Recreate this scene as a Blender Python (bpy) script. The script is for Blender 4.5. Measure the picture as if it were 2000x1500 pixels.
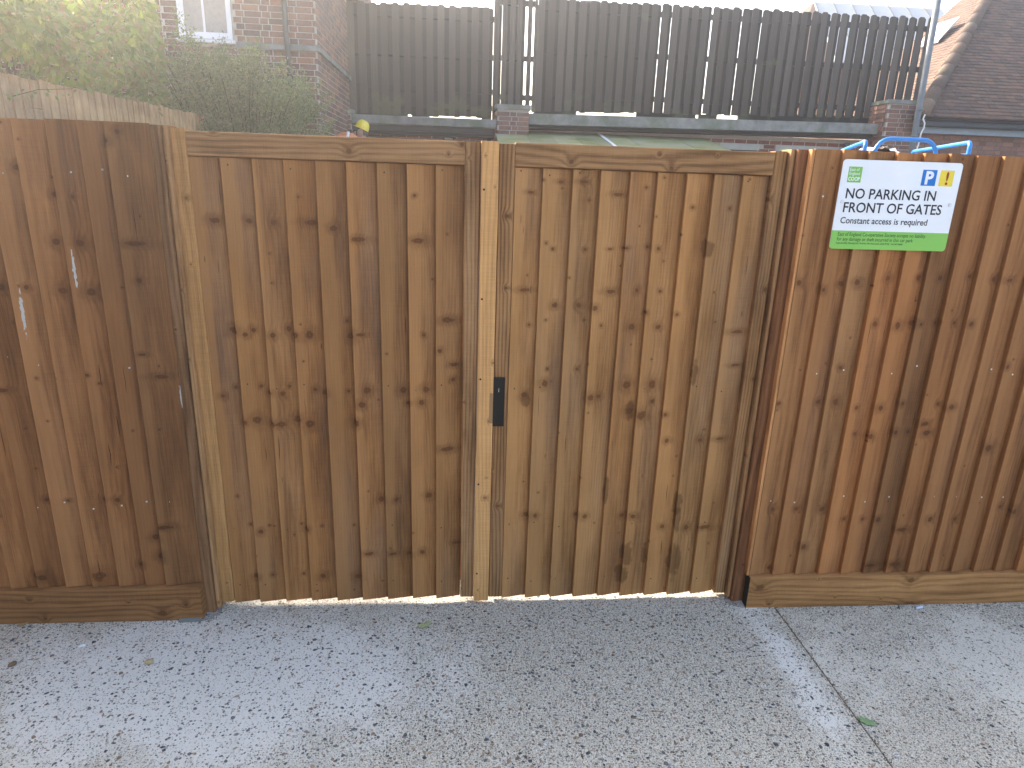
import bpy, bmesh, math, random
import numpy as np
from mathutils import Vector, Matrix

for o in list(bpy.data.objects):
    bpy.data.objects.remove(o)
S = bpy.context.scene
C = S.collection
RAD = math.radians

# ---------------------------------------------------------------- camera
YAW, PITCH, ROLL = 0.0888, -0.2986, 0.0334
cam_d = bpy.data.cameras.new('camera')
cam = bpy.data.objects.new('camera', cam_d)
C.objects.link(cam)
fw = Vector((math.sin(YAW) * math.cos(PITCH), math.cos(YAW) * math.cos(PITCH), math.sin(PITCH)))
rt = Vector((math.cos(YAW), -math.sin(YAW), 0))
up = rt.cross(fw)
r2 = rt * math.cos(ROLL) + up * math.sin(ROLL)
u2 = up * math.cos(ROLL) - rt * math.sin(ROLL)
M = Matrix((r2, u2, -fw)).transposed().to_4x4()
M.translation = Vector((-0.131, -2.453, 1.717))
cam.matrix_world = M
cam_d.sensor_width = 36
cam_d.lens = 1300 / 2000 * 36
cam_d.clip_start = 0.05
cam_d.clip_end = 2000
S.camera = cam

# ---------------------------------------------------------------- sky, sun, exposure
SUN_EL, SUN_AZ = RAD(31), RAD(-36)           # azimuth clockwise from +Y: behind the gate, a little to the left
W = bpy.data.worlds.new('World')
S.world = W
W.use_nodes = True
wn = W.node_tree.nodes
wl = W.node_tree.links
bg = wn['Background']
sky = wn.new('ShaderNodeTexSky')
sky.sky_type = 'NISHITA'
sky.sun_disc = False
sky.sun_elevation = SUN_EL
sky.sun_rotation = SUN_AZ
sky.dust_density = 7.0
sky.air_density = 1.0
sky.ozone_density = 0.5
wl.new(sky.outputs[0], bg.inputs[0])
bg.inputs[1].default_value = 0.15
sd = bpy.data.lights.new('sun', 'SUN')
sd.energy = 2.3
sd.angle = RAD(0.55)
sd.color = (1.0, 0.93, 0.82)
sun = bpy.data.objects.new('sun', sd)
C.objects.link(sun)
sdir = Vector((math.sin(SUN_AZ) * math.cos(SUN_EL), math.cos(SUN_AZ) * math.cos(SUN_EL), math.sin(SUN_EL)))
sun.rotation_euler = sdir.to_track_quat('Z', 'Y').to_euler()
S.view_settings.view_transform = 'Standard'
S.view_settings.look = 'None'
S.view_settings.exposure = 2.42
S.view_settings.gamma = 1
S.view_settings.use_curve_mapping = False
S.render.engine = 'CYCLES'
S.cycles.use_denoising = True
S.cycles.max_bounces = 8
S.cycles.diffuse_bounces = 4
S.cycles.transparent_max_bounces = 12

# ---------------------------------------------------------------- mesh helpers
class MB:
    """collects shapes for one mesh object"""
    def __init__(s):
        s.v, s.f = [], []

    def add(s, vs, fs):
        n = len(s.v)
        s.v += [tuple(v) for v in vs]
        s.f += [tuple(i + n for i in f) for f in fs]
        return s

    def prism(s, poly, axis, a, b, poly2=None):
        """poly in the other two axes (cyclic order kept), extruded from a to b along axis"""
        p2 = poly2 or poly
        n = len(poly)
        def pt(q, h):
            if axis == 'z': return (q[0], q[1], h)
            if axis == 'y': return (q[0], h, q[1])
            return (h, q[0], q[1])
        vs = [pt(q, a) for q in poly] + [pt(q, b) for q in p2]
        fs = [tuple(range(n - 1, -1, -1)), tuple(range(n, 2 * n))] + [(i, (i + 1) % n, n + (i + 1) % n, n + i) for i in range(n)]
        return s.add(vs, fs)

    def box(s, x0, x1, y0, y1, z0, z1):
        return s.prism([(x0, y0), (x1, y0), (x1, y1), (x0, y1)], 'z', z0, z1)

    def cbox(s, x0, x1, y0, y1, z0, z1, axis='z', c=0.003):
        """box with chamfered long edges"""
        if axis == 'z': a0, a1, b0, b1, h0, h1 = x0, x1, y0, y1, z0, z1
        elif axis == 'x': a0, a1, b0, b1, h0, h1 = y0, y1, z0, z1, x0, x1
        else: a0, a1, b0, b1, h0, h1 = x0, x1, z0, z1, y0, y1
        P = [(a0 + c, b0), (a1 - c, b0), (a1, b0 + c), (a1, b1 - c), (a1 - c, b1), (a0 + c, b1), (a0, b1 - c), (a0, b0 + c)]
        return s.prism(P, axis, h0, h1)

    def tube(s, pts, r, n=8, r1=None, cap=True):
        pts = [Vector(p) for p in pts]
        m = len(pts)
        vs, fs = [], []
        prev = None
        for i, p in enumerate(pts):
            d = (pts[min(i + 1, m - 1)] - pts[max(i - 1, 0)]).normalized()
            if prev is None:
                a = d.orthogonal().normalized()
            else:
                a = (prev - d * prev.dot(d))
                a = a.normalized() if a.length > 1e-6 else d.orthogonal().normalized()
            prev = a
            b = d.cross(a)
            rr = r if r1 is None else r + (r1 - r) * i / max(m - 1, 1)
            vs += [p + (a * math.cos(t) + b * math.sin(t)) * rr for t in [2 * math.pi * k / n for k in range(n)]]
        for i in range(m - 1):
            fs += [(i * n + k, i * n + (k + 1) % n, (i + 1) * n + (k + 1) % n, (i + 1) * n + k) for k in range(n)]
        if cap:
            fs += [tuple(range(n - 1, -1, -1)), tuple(range((m - 1) * n, m * n))]
        return s.add(vs, fs)

    def build(s, name, m, parent=None, smooth=False, kind=None):
        me = bpy.data.meshes.new(name)
        me.from_pydata(s.v, [], s.f)
        me.update()
        if m: me.materials.append(m)
        if smooth:
            me.polygons.foreach_set('use_smooth', [True] * len(me.polygons))
        return link(name, me, parent, kind)


def link(name, me, parent=None, kind=None):
    o = bpy.data.objects.new(name, me)
    C.objects.link(o)
    if parent is not None: o.parent = parent
    if kind: o['kind'] = kind
    return o


def box(name, m, parent, *a, **k):
    return MB().box(*a).build(name, m, parent, **k)


def cbox(name, m, parent, *a, axis='z', c=0.003, **k):
    return MB().cbox(*a, axis=axis, c=c).build(name, m, parent, **k)


def tag(o, label=None, cat=None, group=None, kind=None):
    if label: o['label'] = label
    if cat: o['category'] = cat
    if group: o['group'] = group
    if kind: o['kind'] = kind
    return o


def thing(name, label, cat, loc=(0, 0, 0), rz=0, group=None):
    o = bpy.data.objects.new(name, None)
    C.objects.link(o)
    o.location = loc
    o.rotation_euler = (0, 0, rz)
    o.empty_display_size = 0.1
    return tag(o, label, cat, group)


def gz(x, y):
    """height of the yard behind the gate: level, then a ramp up to the buildings"""
    t = min(max((y - 1.5) / 6.5, 0), 1)
    return -0.006 + 0.70 * t * t * (3 - 2 * t)

# ---------------------------------------------------------------- node helpers
class NT:
    def __init__(s, name):
        s.m = bpy.data.materials.new(name)
        s.m.use_nodes = True
        s.t = s.m.node_tree
        s.N, s.L = s.t.nodes, s.t.links
        s.b = s.N['Principled BSDF']
        s.b.inputs['Specular IOR Level'].default_value = 0.25

    def n(s, typ, ins=None, **props):
        nd = s.N.new(typ)
        for k, v in props.items(): setattr(nd, k, v)
        for k, v in (ins or {}).items(): s.set(nd.inputs[k], v)
        return nd

    def set(s, sock, v):
        if isinstance(v, bpy.types.NodeSocket): s.L.new(v, sock)
        elif v is not None: sock.default_value = v

    def ma(s, op, a, b=None, c=None, clamp=False):
        nd = s.n('ShaderNodeMath', operation=op, use_clamp=clamp)
        s.set(nd.inputs[0], a)
        if b is not None: s.set(nd.inputs[1], b)
        if c is not None: s.set(nd.inputs[2], c)
        return nd.outputs[0]

    def mul(s, a, b): return s.ma('MULTIPLY', a, b)
    def addm(s, a, b): return s.ma('ADD', a, b)
    def mad(s, a, b, c): return s.ma('MULTIPLY_ADD', a, b, c)

    def vm(s, op, a, b=None):
        nd = s.n('ShaderNodeVectorMath', operation=op)
        s.set(nd.inputs[0], a)
        if b is not None: s.set(nd.inputs[1], b)
        return nd.outputs['Value'] if op in ('LENGTH', 'DOT_PRODUCT', 'DISTANCE') else nd.outputs[0]

    def xyz(s, x, y, z):
        nd = s.n('ShaderNodeCombineXYZ')
        for i, v in enumerate((x, y, z)): s.set(nd.inputs[i], v)
        return nd.outputs[0]

    def sep(s, v):
        nd = s.n('ShaderNodeSeparateXYZ')
        s.set(nd.inputs[0], v)
        return nd.outputs

    def noise(s, vec, scale=1, detail=2, rough=0.5, dist=0, color=False):
        nd = s.n('ShaderNodeTexNoise', {'Vector': vec, 'Scale': scale, 'Detail': detail, 'Roughness': rough, 'Distortion': dist})
        return nd.outputs['Color' if color else 'Fac']

    def smooth(s, v, a, b, to0=0.0, to1=1.0):
        nd = s.n('ShaderNodeMapRange', interpolation_type='SMOOTHSTEP')
        for i, q in enumerate((v, a, b, to0, to1)): s.set(nd.inputs[i], q)
        return nd.outputs[0]

    def lin(s, v, a, b, to0=0.0, to1=1.0):
        nd = s.n('ShaderNodeMapRange')
        for i, q in enumerate((v, a, b, to0, to1)): s.set(nd.inputs[i], q)
        return nd.outputs[0]

    def mix(s, f, a, b, blend='MIX'):
        nd = s.n('ShaderNodeMix', data_type='RGBA', blend_type=blend)
        s.set(nd.inputs[0], f)
        s.set(nd.inputs[6], a if isinstance(a, bpy.types.NodeSocket) else (*a[:3], 1))
        s.set(nd.inputs[7], b if isinstance(b, bpy.types.NodeSocket) else (*b[:3], 1))
        return nd.outputs[2]

    def ramp(s, v, stops, mode='LINEAR'):
        nd = s.n('ShaderNodeValToRGB')
        cr = nd.color_ramp
        cr.interpolation = mode
        while len(cr.elements) < len(stops): cr.elements.new(0.5)
        for e, (p, c) in zip(cr.elements, stops):
            e.position = p
            e.color = (*c[:3], 1)
        s.set(nd.inputs[0], v)
        return nd.outputs[0]

    def pos(s): return s.n('ShaderNodeNewGeometry').outputs['Position']
    def rnd(s): return s.n('ShaderNodeObjectInfo').outputs['Random']

    def out(s, col=None, rough=None, bump=None, bd=0.001, bs=1.0, spec=None, metal=None):
        if col is not None: s.set(s.b.inputs['Base Color'], col if isinstance(col, bpy.types.NodeSocket) else (*col[:3], 1))
        if rough is not None: s.set(s.b.inputs['Roughness'], rough)
        if spec is not None: s.b.inputs['Specular IOR Level'].default_value = spec
        if metal is not None: s.b.inputs['Metallic'].default_value = metal
        if bump is not None:
            nd = s.n('ShaderNodeBump', {'Strength': bs, 'Distance': bd, 'Height': bump})
            s.L.new(nd.outputs[0], s.b.inputs['Normal'])
        return s.m


def plain(name, col, rough=0.6, var=0.12, scale=6, bump=0.0, spec=None, metal=None, rnd=0.0):
    """painted / cast surface: base colour with mottling, optional grain relief and per-object shift"""
    t = NT(name)
    p = t.pos()
    nz = t.noise(p, scale, 5, 0.6)
    k = t.lin(nz, 0.25, 0.75, 1 - var, 1 + var)
    if rnd: k = t.mul(k, t.lin(t.rnd(), 0, 1, 1 - rnd, 1 + rnd))
    col = t.vm('MULTIPLY', (*col, ), t.xyz(k, k, k))
    return t.out(col, rough, t.noise(p, scale * 25, 3) if bump else None, bump or 0.001, spec=spec, metal=metal)
# ---------------------------------------------------------------- wood
def wood(name, tone, axis='z', knots=(), stains=(), drops=(), seed=0.0, freq=420, band=0.5, fibre=0.7, blotch=1.0, grey=0.0, orange=False, edge=None, cracks=()):
    """softwood board: rings that flow round the knots, fibre, blotches, saw marks; knots in metres (x, z, rx, rz in mm)"""
    t = NT(name)
    P = t.pos()
    X, Y, Z = t.sep(P)
    a, l = (X, Z) if axis == 'z' else (Z, X)
    A = t.addm(a, seed * 3.71)
    Lg = t.addm(l, seed * 7.13)
    # knots
    d = None
    XZ = t.xyz(X, 0.0, Z)
    for kx, kz, rx, rz in knots:
        q = t.vm('SUBTRACT', XZ, (kx, 0, kz))
        q = t.vm('MULTIPLY', q, (1000.0 / max(rx, 3), 0, 1000.0 / max(rz, 3)))
        q = t.vm('LENGTH', q)
        d = q if d is None else t.ma('MINIMUM', d, q)
    # small random knots
    vo = t.n('ShaderNodeTexVoronoi', {'Vector': t.xyz(t.mul(A, 9.0), t.mul(Lg, 3.2), 0.0), 'Scale': 1.0}, voronoi_dimensions='2D')
    dv = t.vm('LENGTH', t.vm('MULTIPLY', t.vm('SUBTRACT', t.xyz(t.mul(A, 9.0), t.mul(Lg, 3.2), 0.0), vo.outputs['Position']), (1 / 9.0 / 0.0035, 1 / 3.2 / 0.0035, 0)))
    sel = t.ma('GREATER_THAN', t.sep(vo.outputs['Color'])[0], 0.55)
    dv = t.addm(dv, t.mul(sel, 50.0))
    d = dv if d is None else t.ma('MINIMUM', d, dv)
    wob = t.noise(P, 70, 2)
    dn = t.addm(d, t.mad(wob, 0.9, -0.45))
    kb = t.ma('EXPONENT', t.mul(t.mul(d, d), -0.22))
    # growth rings
    low = t.noise(t.xyz(t.mul(A, 4.0), seed, t.mul(Lg, 0.55)), 1, 2)
    mid = t.noise(t.xyz(t.mul(A, 14.0), seed, t.mul(Lg, 2.2)), 1, 2)
    ph = t.addm(t.addm(t.mul(A, float(freq)), t.mul(low, 46.0)), t.addm(t.mul(kb, 7.0), t.mul(mid, 6.0)))
    bn = t.mad(t.ma('SINE', ph), 0.5, 0.5)
    bn = t.ma('POWER', bn, 1.7)
    fib = t.noise(t.xyz(t.mul(A, 330.0), seed, t.mul(Lg, 6.0)), 1, 4, 0.65)
    blo = t.noise(t.xyz(t.mul(A, 11.0), seed + 3.0, t.mul(Lg, 1.9)), 1, 4, 0.6)
    saw = t.noise(t.xyz(t.mul(A, 9.0), seed, t.mul(Lg, 330.0)), 1, 2)
    v = t.addm(t.mad(bn, -0.20 * band, 0.5 + 0.08 * band), t.addm(t.mad(fib, fibre, -0.5 * fibre), t.mad(blo, blotch, -0.5 * blotch)))
    v = t.addm(v, t.mad(saw, 0.16, -0.08))
    v = t.mad(v, 1.22, -0.11)
    r, g, b = (c * k for c, k in zip(tone, (.85, .79, .70)))
    gr = (r + g + b) / 3
    col = t.ramp(v, [(0.12, (r * .40, g * .36, b * .34)), (0.40, (r * .82, g * .78, b * .74)), (0.58, (r * 1.1, g * 1.1, b * 1.1)), (0.90, (r * 1.55, g * 1.62, b * 1.72))])
    if grey:
        col = t.mix(t.smooth(t.noise(t.xyz(t.mul(A, 5.0), seed + 9, t.mul(Lg, 1.1)), 1, 3), 0.42, 0.68, 0, grey), col, (gr * 1.15, gr * 1.05, gr * 0.92))
    # dark fine checks and resin streaks
    chk = t.noise(t.xyz(t.mul(A, 120.0), seed + 5, t.mul(Lg, 2.4)), 1, 2)
    col = t.mix(t.smooth(chk, 0.70, 0.80, 0, 0.55), col, (r * .3, g * .25, b * .22))
    if edge is not None:      # edge highlight painted on the rubbed paler arris of the thick edge
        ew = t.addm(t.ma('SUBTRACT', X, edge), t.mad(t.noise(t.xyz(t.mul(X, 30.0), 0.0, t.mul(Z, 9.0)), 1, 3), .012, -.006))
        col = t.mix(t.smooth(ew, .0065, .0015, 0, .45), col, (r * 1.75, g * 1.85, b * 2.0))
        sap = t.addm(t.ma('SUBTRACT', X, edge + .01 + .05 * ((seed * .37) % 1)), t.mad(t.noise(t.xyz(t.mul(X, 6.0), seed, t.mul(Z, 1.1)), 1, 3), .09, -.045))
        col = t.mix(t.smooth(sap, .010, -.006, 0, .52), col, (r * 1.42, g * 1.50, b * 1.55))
    # smear and core of the knots
    smear = t.smooth(t.addm(d, t.mad(t.noise(P, 34, 3), 2.4, -1.2)), 2.8, 0.9, 0, 0.42)
    col = t.mix(smear, col, (r * .46, g * .40, b * .36))
    core = t.smooth(dn, 0.92, 0.62)
    ring = t.mad(t.ma('SINE', t.mul(d, 13.0)), 0.5, 0.5)
    kc = t.mix(ring, (r * .30, g * .24, b * .20), (r * .52, g * .40, b * .30))
    if orange: kc = t.mix(0.75, kc, (r * 1.35, g * .85, b * .55))
    col = t.mix(t.mul(core, 0.84), col, kc)
    for sx, sz, rx, rz in stains:
        q = t.vm('LENGTH', t.vm('MULTIPLY', t.vm('SUBTRACT', XZ, (sx, 0, sz)), (1000.0 / rx, 0, 1000.0 / rz)))
        q = t.addm(q, t.mad(t.noise(P, 28, 4, 0.65), 1.5, -0.75))
        col = t.mix(t.smooth(q, 1.0, 0.62, 0, 0.58), col, (r * .30, g * .25, b * .22))
    for sx, sz, rx, rz in cracks:
        q = t.vm('LENGTH', t.vm('MULTIPLY', t.vm('SUBTRACT', t.xyz(t.addm(X, t.mad(t.noise(t.xyz(0.0, seed, t.mul(Z, 16.0)), 1, 3), .010, -.005)), 0.0, Z), (sx, 0, sz)), (1000.0 / rx, 0, 1000.0 / rz)))
        col = t.mix(t.smooth(q, 1.0, 0.55, 0, .85), col, (r * .13, g * .11, b * .10))
    for sx, sz, rx, rz in drops:
        q = t.vm('LENGTH', t.vm('MULTIPLY', t.vm('SUBTRACT', t.xyz(t.mad(Z, -0.02, t.addm(X, 0.02 * sz)), 0.0, Z), (sx, 0, sz)), (1000.0 / rx, 0, 1000.0 / rz)))
        q = t.addm(q, t.mad(t.noise(t.xyz(t.mul(X, 160.0), 0.0, t.mul(Z, 50.0)), 1, 3), 2.6, -1.25))
        col = t.mix(t.smooth(q, 0.85, 0.6, 0, 0.9), col, (0.5, 0.5, 0.46))
    hgt = t.addm(t.mul(bn, -0.15), t.addm(fib, t.mul(saw, 0.5)))
    return t.out(col, t.lin(fib, 0.2, 0.8, 0.62, 0.85), hgt, 0.0009, 0.9, spec=0.2)


def near(kn, x0, x1, z0=-9, z1=9):
    return [k for k in kn if x0 - 0.02 <= k[0] <= x1 + 0.02 and z0 - .02 <= k[1] <= z1 + .02]


def splits(x0, x1, rng):
    out = []
    if rng.random() < .75:
        for _ in range(rng.choice((1, 1, 2, 3))):
            out.append((rng.uniform(x0 + .01, x1 - .012), rng.uniform(.2, 1.7), rng.uniform(.9, 2.2), rng.uniform(12, 75)))
    return out


def jit(c, rng, k=0.10):
    m = 1 + rng.uniform(-k, k)
    w = rng.uniform(-k, k) * 0.35
    return (c[0] * m * (1 + w), c[1] * m, c[2] * m * (1 - w))

nail_cache = {}
def nail(parent, x, y, z, m, r=0.0028):
    """round nail head facing the street, sub-part of its board"""
    key = (m.name, r)
    if key not in nail_cache:
        n = 8
        b = MB().prism([(r * math.cos(2 * math.pi * k / n), r * math.sin(2 * math.pi * k / n)) for k in range(n)], 'y', -0.0012, 0.004)
        me = bpy.data.meshes.new('nail')
        me.from_pydata(b.v, [], b.f)
        me.materials.append(m)
        nail_cache[key] = me
    o = link('nail', nail_cache[key], parent)
    o.location = (x, y, z)
    return o


def feather(x0, w, y0, z0, z1, lean=0.0, rng=random):
    """feather-edge board: thick left edge laid over the thin right edge of its neighbour; y0 is the back plane"""
    j = rng.uniform(-0.0012, 0.0012)
    tl, tr = 0.0270 + j, 0.0045
    c = 0.0018
    P = [(x0, y0 - 0.0078), (x0, y0 - tl + c), (x0 + c, y0 - tl), (x0 + w * .5, y0 - (tl + tr) / 2 - 0.0008), (x0 + w, y0 - tr), (x0 + w, y0)]
    P = P[::-1]
    P2 = [(x + lean, y) for x, y in P]
    return MB().prism(P, 'z', z0, z1, P2)
KN_LL = [(-0.933,1.16,17,17),(-0.892,1.145,11,11),(-0.864,1.163,11,11),(-0.796,1.144,13,13),(-0.738,1.168,13,13),(-0.715,1.146,13,13),(-0.665,1.148,19,19),(-0.518,1.144,17,17),(-0.528,1.2,8,8),(-0.48,1.151,18,7),(-0.249,1.152,8,8),(-0.162,1.21,30,12),(-0.19,1.094,10,10),(-0.136,1.038,20,9),(-0.14,0.979,10,10),(-0.993,0.911,11,11),(-0.946,0.943,8,8),(-0.853,0.948,8,8),(-0.825,0.924,12,12),(-0.776,0.92,12,12),(-0.75,0.948,8,8),(-0.655,0.937,10,10),(-0.621,0.925,12,12),(-0.533,0.93,8,8),(-0.461,0.936,17,17),(-0.486,0.879,16,16),(-0.328,0.935,16,16),(-0.241,0.94,16,16),(-0.261,0.888,14,14),(-0.311,0.884,10,10),(-0.922,0.807,12,12),(-0.876,0.815,19,19),(-0.821,0.799,14,14),(-0.788,0.799,25,13),(-0.728,0.818,18,18),(-0.681,0.801,22,22),(-0.509,0.806,16,16),(-0.16,0.695,34,12),(-0.848,1.548,12,12),(-0.764,1.547,11,11),(-0.639,1.549,27,12),(-0.561,1.533,14,14),(-0.477,1.496,26,10),(-0.267,1.496,30,13),(-0.278,1.651,7,7),(-0.675,1.634,5,5),(-0.964,1.548,21,12),(-0.935,0.135,13,13),(-0.868,0.141,8,8),(-0.745,0.144,8,8),(-0.667,0.133,15,15),(-0.526,0.125,15,15),(-0.899,0.342,12,12),(-0.72,0.349,12,12),(-0.478,0.235,22,10),(-0.383,0.233,18,9),(-0.316,0.23,13,13),(-0.262,0.239,13,13),(-0.424,0.478,14,14),(-0.362,0.478,12,12),(-0.235,0.493,16,16),(-0.977,0.498,6,6),(-0.121,0.275,22,7),(-0.865,0.367,5,5),(-0.741,0.372,5,5),(-0.661,0.362,5,5),(-0.534,0.363,5,5),(-0.939,0.37,6,6)]
KN_LR = [(-1.045,1.621,7,7),(-0.937,1.838,8,8),(-0.496,1.79,12,12),(-0.115,1.825,9,9),(-0.16,1.79,5,5),(0.047,1.591,9,9),(0.042,0.451,8,8),(0.266,1.78,11,11),(0.625,1.771,11,11),(0.578,1.816,5,5),(1.032,1.349,10,10),(1.037,0.995,8,8),(0.051,1.336,6,6),(0.993,1.675,11,11)]
KN_RL = [(0.129,1.674,15,6),(0.173,1.718,5,5),(0.235,1.713,14,6),(0.318,1.716,17,7),(0.342,1.654,5,5),(0.445,1.676,22,8),(0.545,1.704,6,6),(0.606,1.739,5,5),(0.72,1.64,7,7),(0.862,1.64,7,7),(0.337,1.48,7,7),(0.218,1.479,7,7),(0.43,1.484,12,5),(0.487,1.489,14,6),(0.569,1.495,8,8),(0.608,1.49,8,8),(0.192,1.5,5,5),(0.118,1.328,23,8),(0.443,1.328,24,10),(0.543,1.334,10,10),(0.631,1.332,8,8),(0.236,1.272,13,13),(0.325,1.274,12,12),(0.388,1.265,12,12),(0.583,1.253,8,8),(0.703,1.247,8,8),(0.535,1.195,16,16),(0.638,1.196,12,12),(0.143,1.197,6,6),(0.352,1.218,6,6),(0.416,1.199,6,6),(0.204,1.217,5,5),(0.219,1.026,7,7),(0.334,1.027,9,9),(0.212,0.968,16,16),(0.134,0.922,14,14),(0.394,0.913,16,16),(0.426,0.917,12,12),(0.534,0.964,20,20),(0.634,0.967,20,20),(0.556,0.856,18,18),(0.603,0.839,22,22),(0.643,0.897,12,12),(0.698,0.844,10,10),(0.718,0.732,12,12),(0.856,0.732,12,12),(0.937,0.739,26,8),(0.954,1.181,29,9),(0.962,1.047,22,7),(0.162,0.402,15,15),(0.198,0.401,11,11),(0.368,0.402,11,11),(0.405,0.397,13,13),(0.563,0.395,13,13),(0.608,0.394,13,13),(0.738,0.343,13,13),(0.843,0.337,15,15),(0.922,0.34,33,11)]
KN_RF = [(1.127,1.385,13,13),(1.353,1.391,15,15),(1.292,1.384,13,13),(1.224,1.362,11,11),(1.47,1.409,13,13),(1.593,1.411,13,13),(1.678,1.413,12,12),(1.795,1.421,10,10),(1.894,1.414,12,12),(1.955,1.411,19,10),(1.452,1.235,12,12),(1.544,1.232,16,16),(1.602,1.241,14,14),(1.636,1.238,8,8),(1.699,1.243,10,10),(1.774,1.244,10,10),(1.84,1.241,12,12),(1.348,1.062,10,10),(1.354,0.922,16,16),(1.287,0.921,12,12),(1.121,0.916,10,10),(1.443,0.899,10,10),(1.544,0.899,14,14),(1.63,0.919,10,10),(1.84,0.905,14,14),(1.786,0.915,10,10),(1.746,0.832,23,12),(1.764,0.793,24,14),(1.524,0.781,14,14),(1.627,0.797,12,12),(1.686,0.797,10,10),(1.46,0.788,10,10),(2.044,0.728,19,19),(2.033,1.073,10,10),(1.172,0.456,13,13),(1.271,0.457,11,11),(1.384,0.454,15,15),(1.489,0.407,9,9),(1.567,0.407,11,11),(1.633,0.406,13,13),(1.868,0.403,15,15),(1.982,0.402,13,13),(1.75,0.356,33,11),(2.168,0.461,11,11),(2.233,0.438,17,17),(1.756,0.19,38,13),(1.643,0.187,28,11),(1.199,0.178,11,11),(1.329,0.282,15,15)]
KN_LF = [(-1.462,1.306,16,16),(-1.369,1.303,18,18),(-1.577,1.315,10,10),(-1.658,1.313,14,14),(-1.206,1.346,11,11),(-1.227,1.086,14,6),(-1.176,1.003,30,9),(-1.596,0.996,5,5),(-1.389,0.978,5,5),(-1.422,1.01,7,7),(-1.715,0.951,25,9),(-1.441,1.621,10,10),(-1.457,1.469,15,15),(-1.379,1.468,15,15),(-1.252,1.793,12,12),(-1.213,1.822,10,10),(-1.545,1.702,12,12),(-1.381,1.616,7,7),(-1.204,1.469,39,11),(-1.39,0.521,12,12),(-1.438,0.521,10,10),(-1.274,0.361,14,14),(-1.263,0.276,16,16),(-1.708,0.195,18,18),(-1.501,0.196,26,26),(-1.568,0.518,8,8),(-1.645,0.521,10,10),(-1.342,0.243,12,12),(-1.735,0.2,14,14),(-1.231,0.405,32,10)]
KN_LG = [(-1.276,0.034,20,20),(-1.184,0.07,10,10),(-1.718,0.02,8,8),(-1.762,0.107,6,6)]
KN_RG = [(1.159,0.099,20,20),(1.212,0.017,9,9),(1.832,0.121,18,18),(1.853,0.002,29,17)]
KN_CS = [(0.025,0.822,6,6),(0.01,1.056,6,6),(-0.01,0.496,8,8),(-0.001,0.822,6,6)]
STAINS = [(0.791,0.45,19,62),(0.797,0.371,17,69),(0.595,0.215,33,68),(0.581,0.116,35,55),(0.806,0.182,37,102),(0.673,0.214,15,61),(0.485,0.51,13,65),(0.793,1.495,27,43),(0.556,0.86,23,46),(0.142,0.901,22,35),(0.799,1.023,16,64)]
DROPS = [(-1.601, 1.228, 7, 95), (-1.409, 1.377, 6, 75), (-1.118, 0.932, 10, 48), (-1.108, 1.182, 3, 170)]
# ---------------------------------------------------------------- ground
def ground_mat():
    t = NT('yard ground')
    p = t.pos()
    n1 = t.noise(p, 1.3, 5, 0.6)
    n2 = t.noise(p, 40, 4, 0.7)
    col = t.ramp(t.addm(t.mul(n1, .6), t.mul(n2, .4)), [(.3, (.15, .14, .12)), (.55, (.27, .26, .24)), (.75, (.36, .35, .32))])
    return t.out(col, .9, n2, .004)


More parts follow.
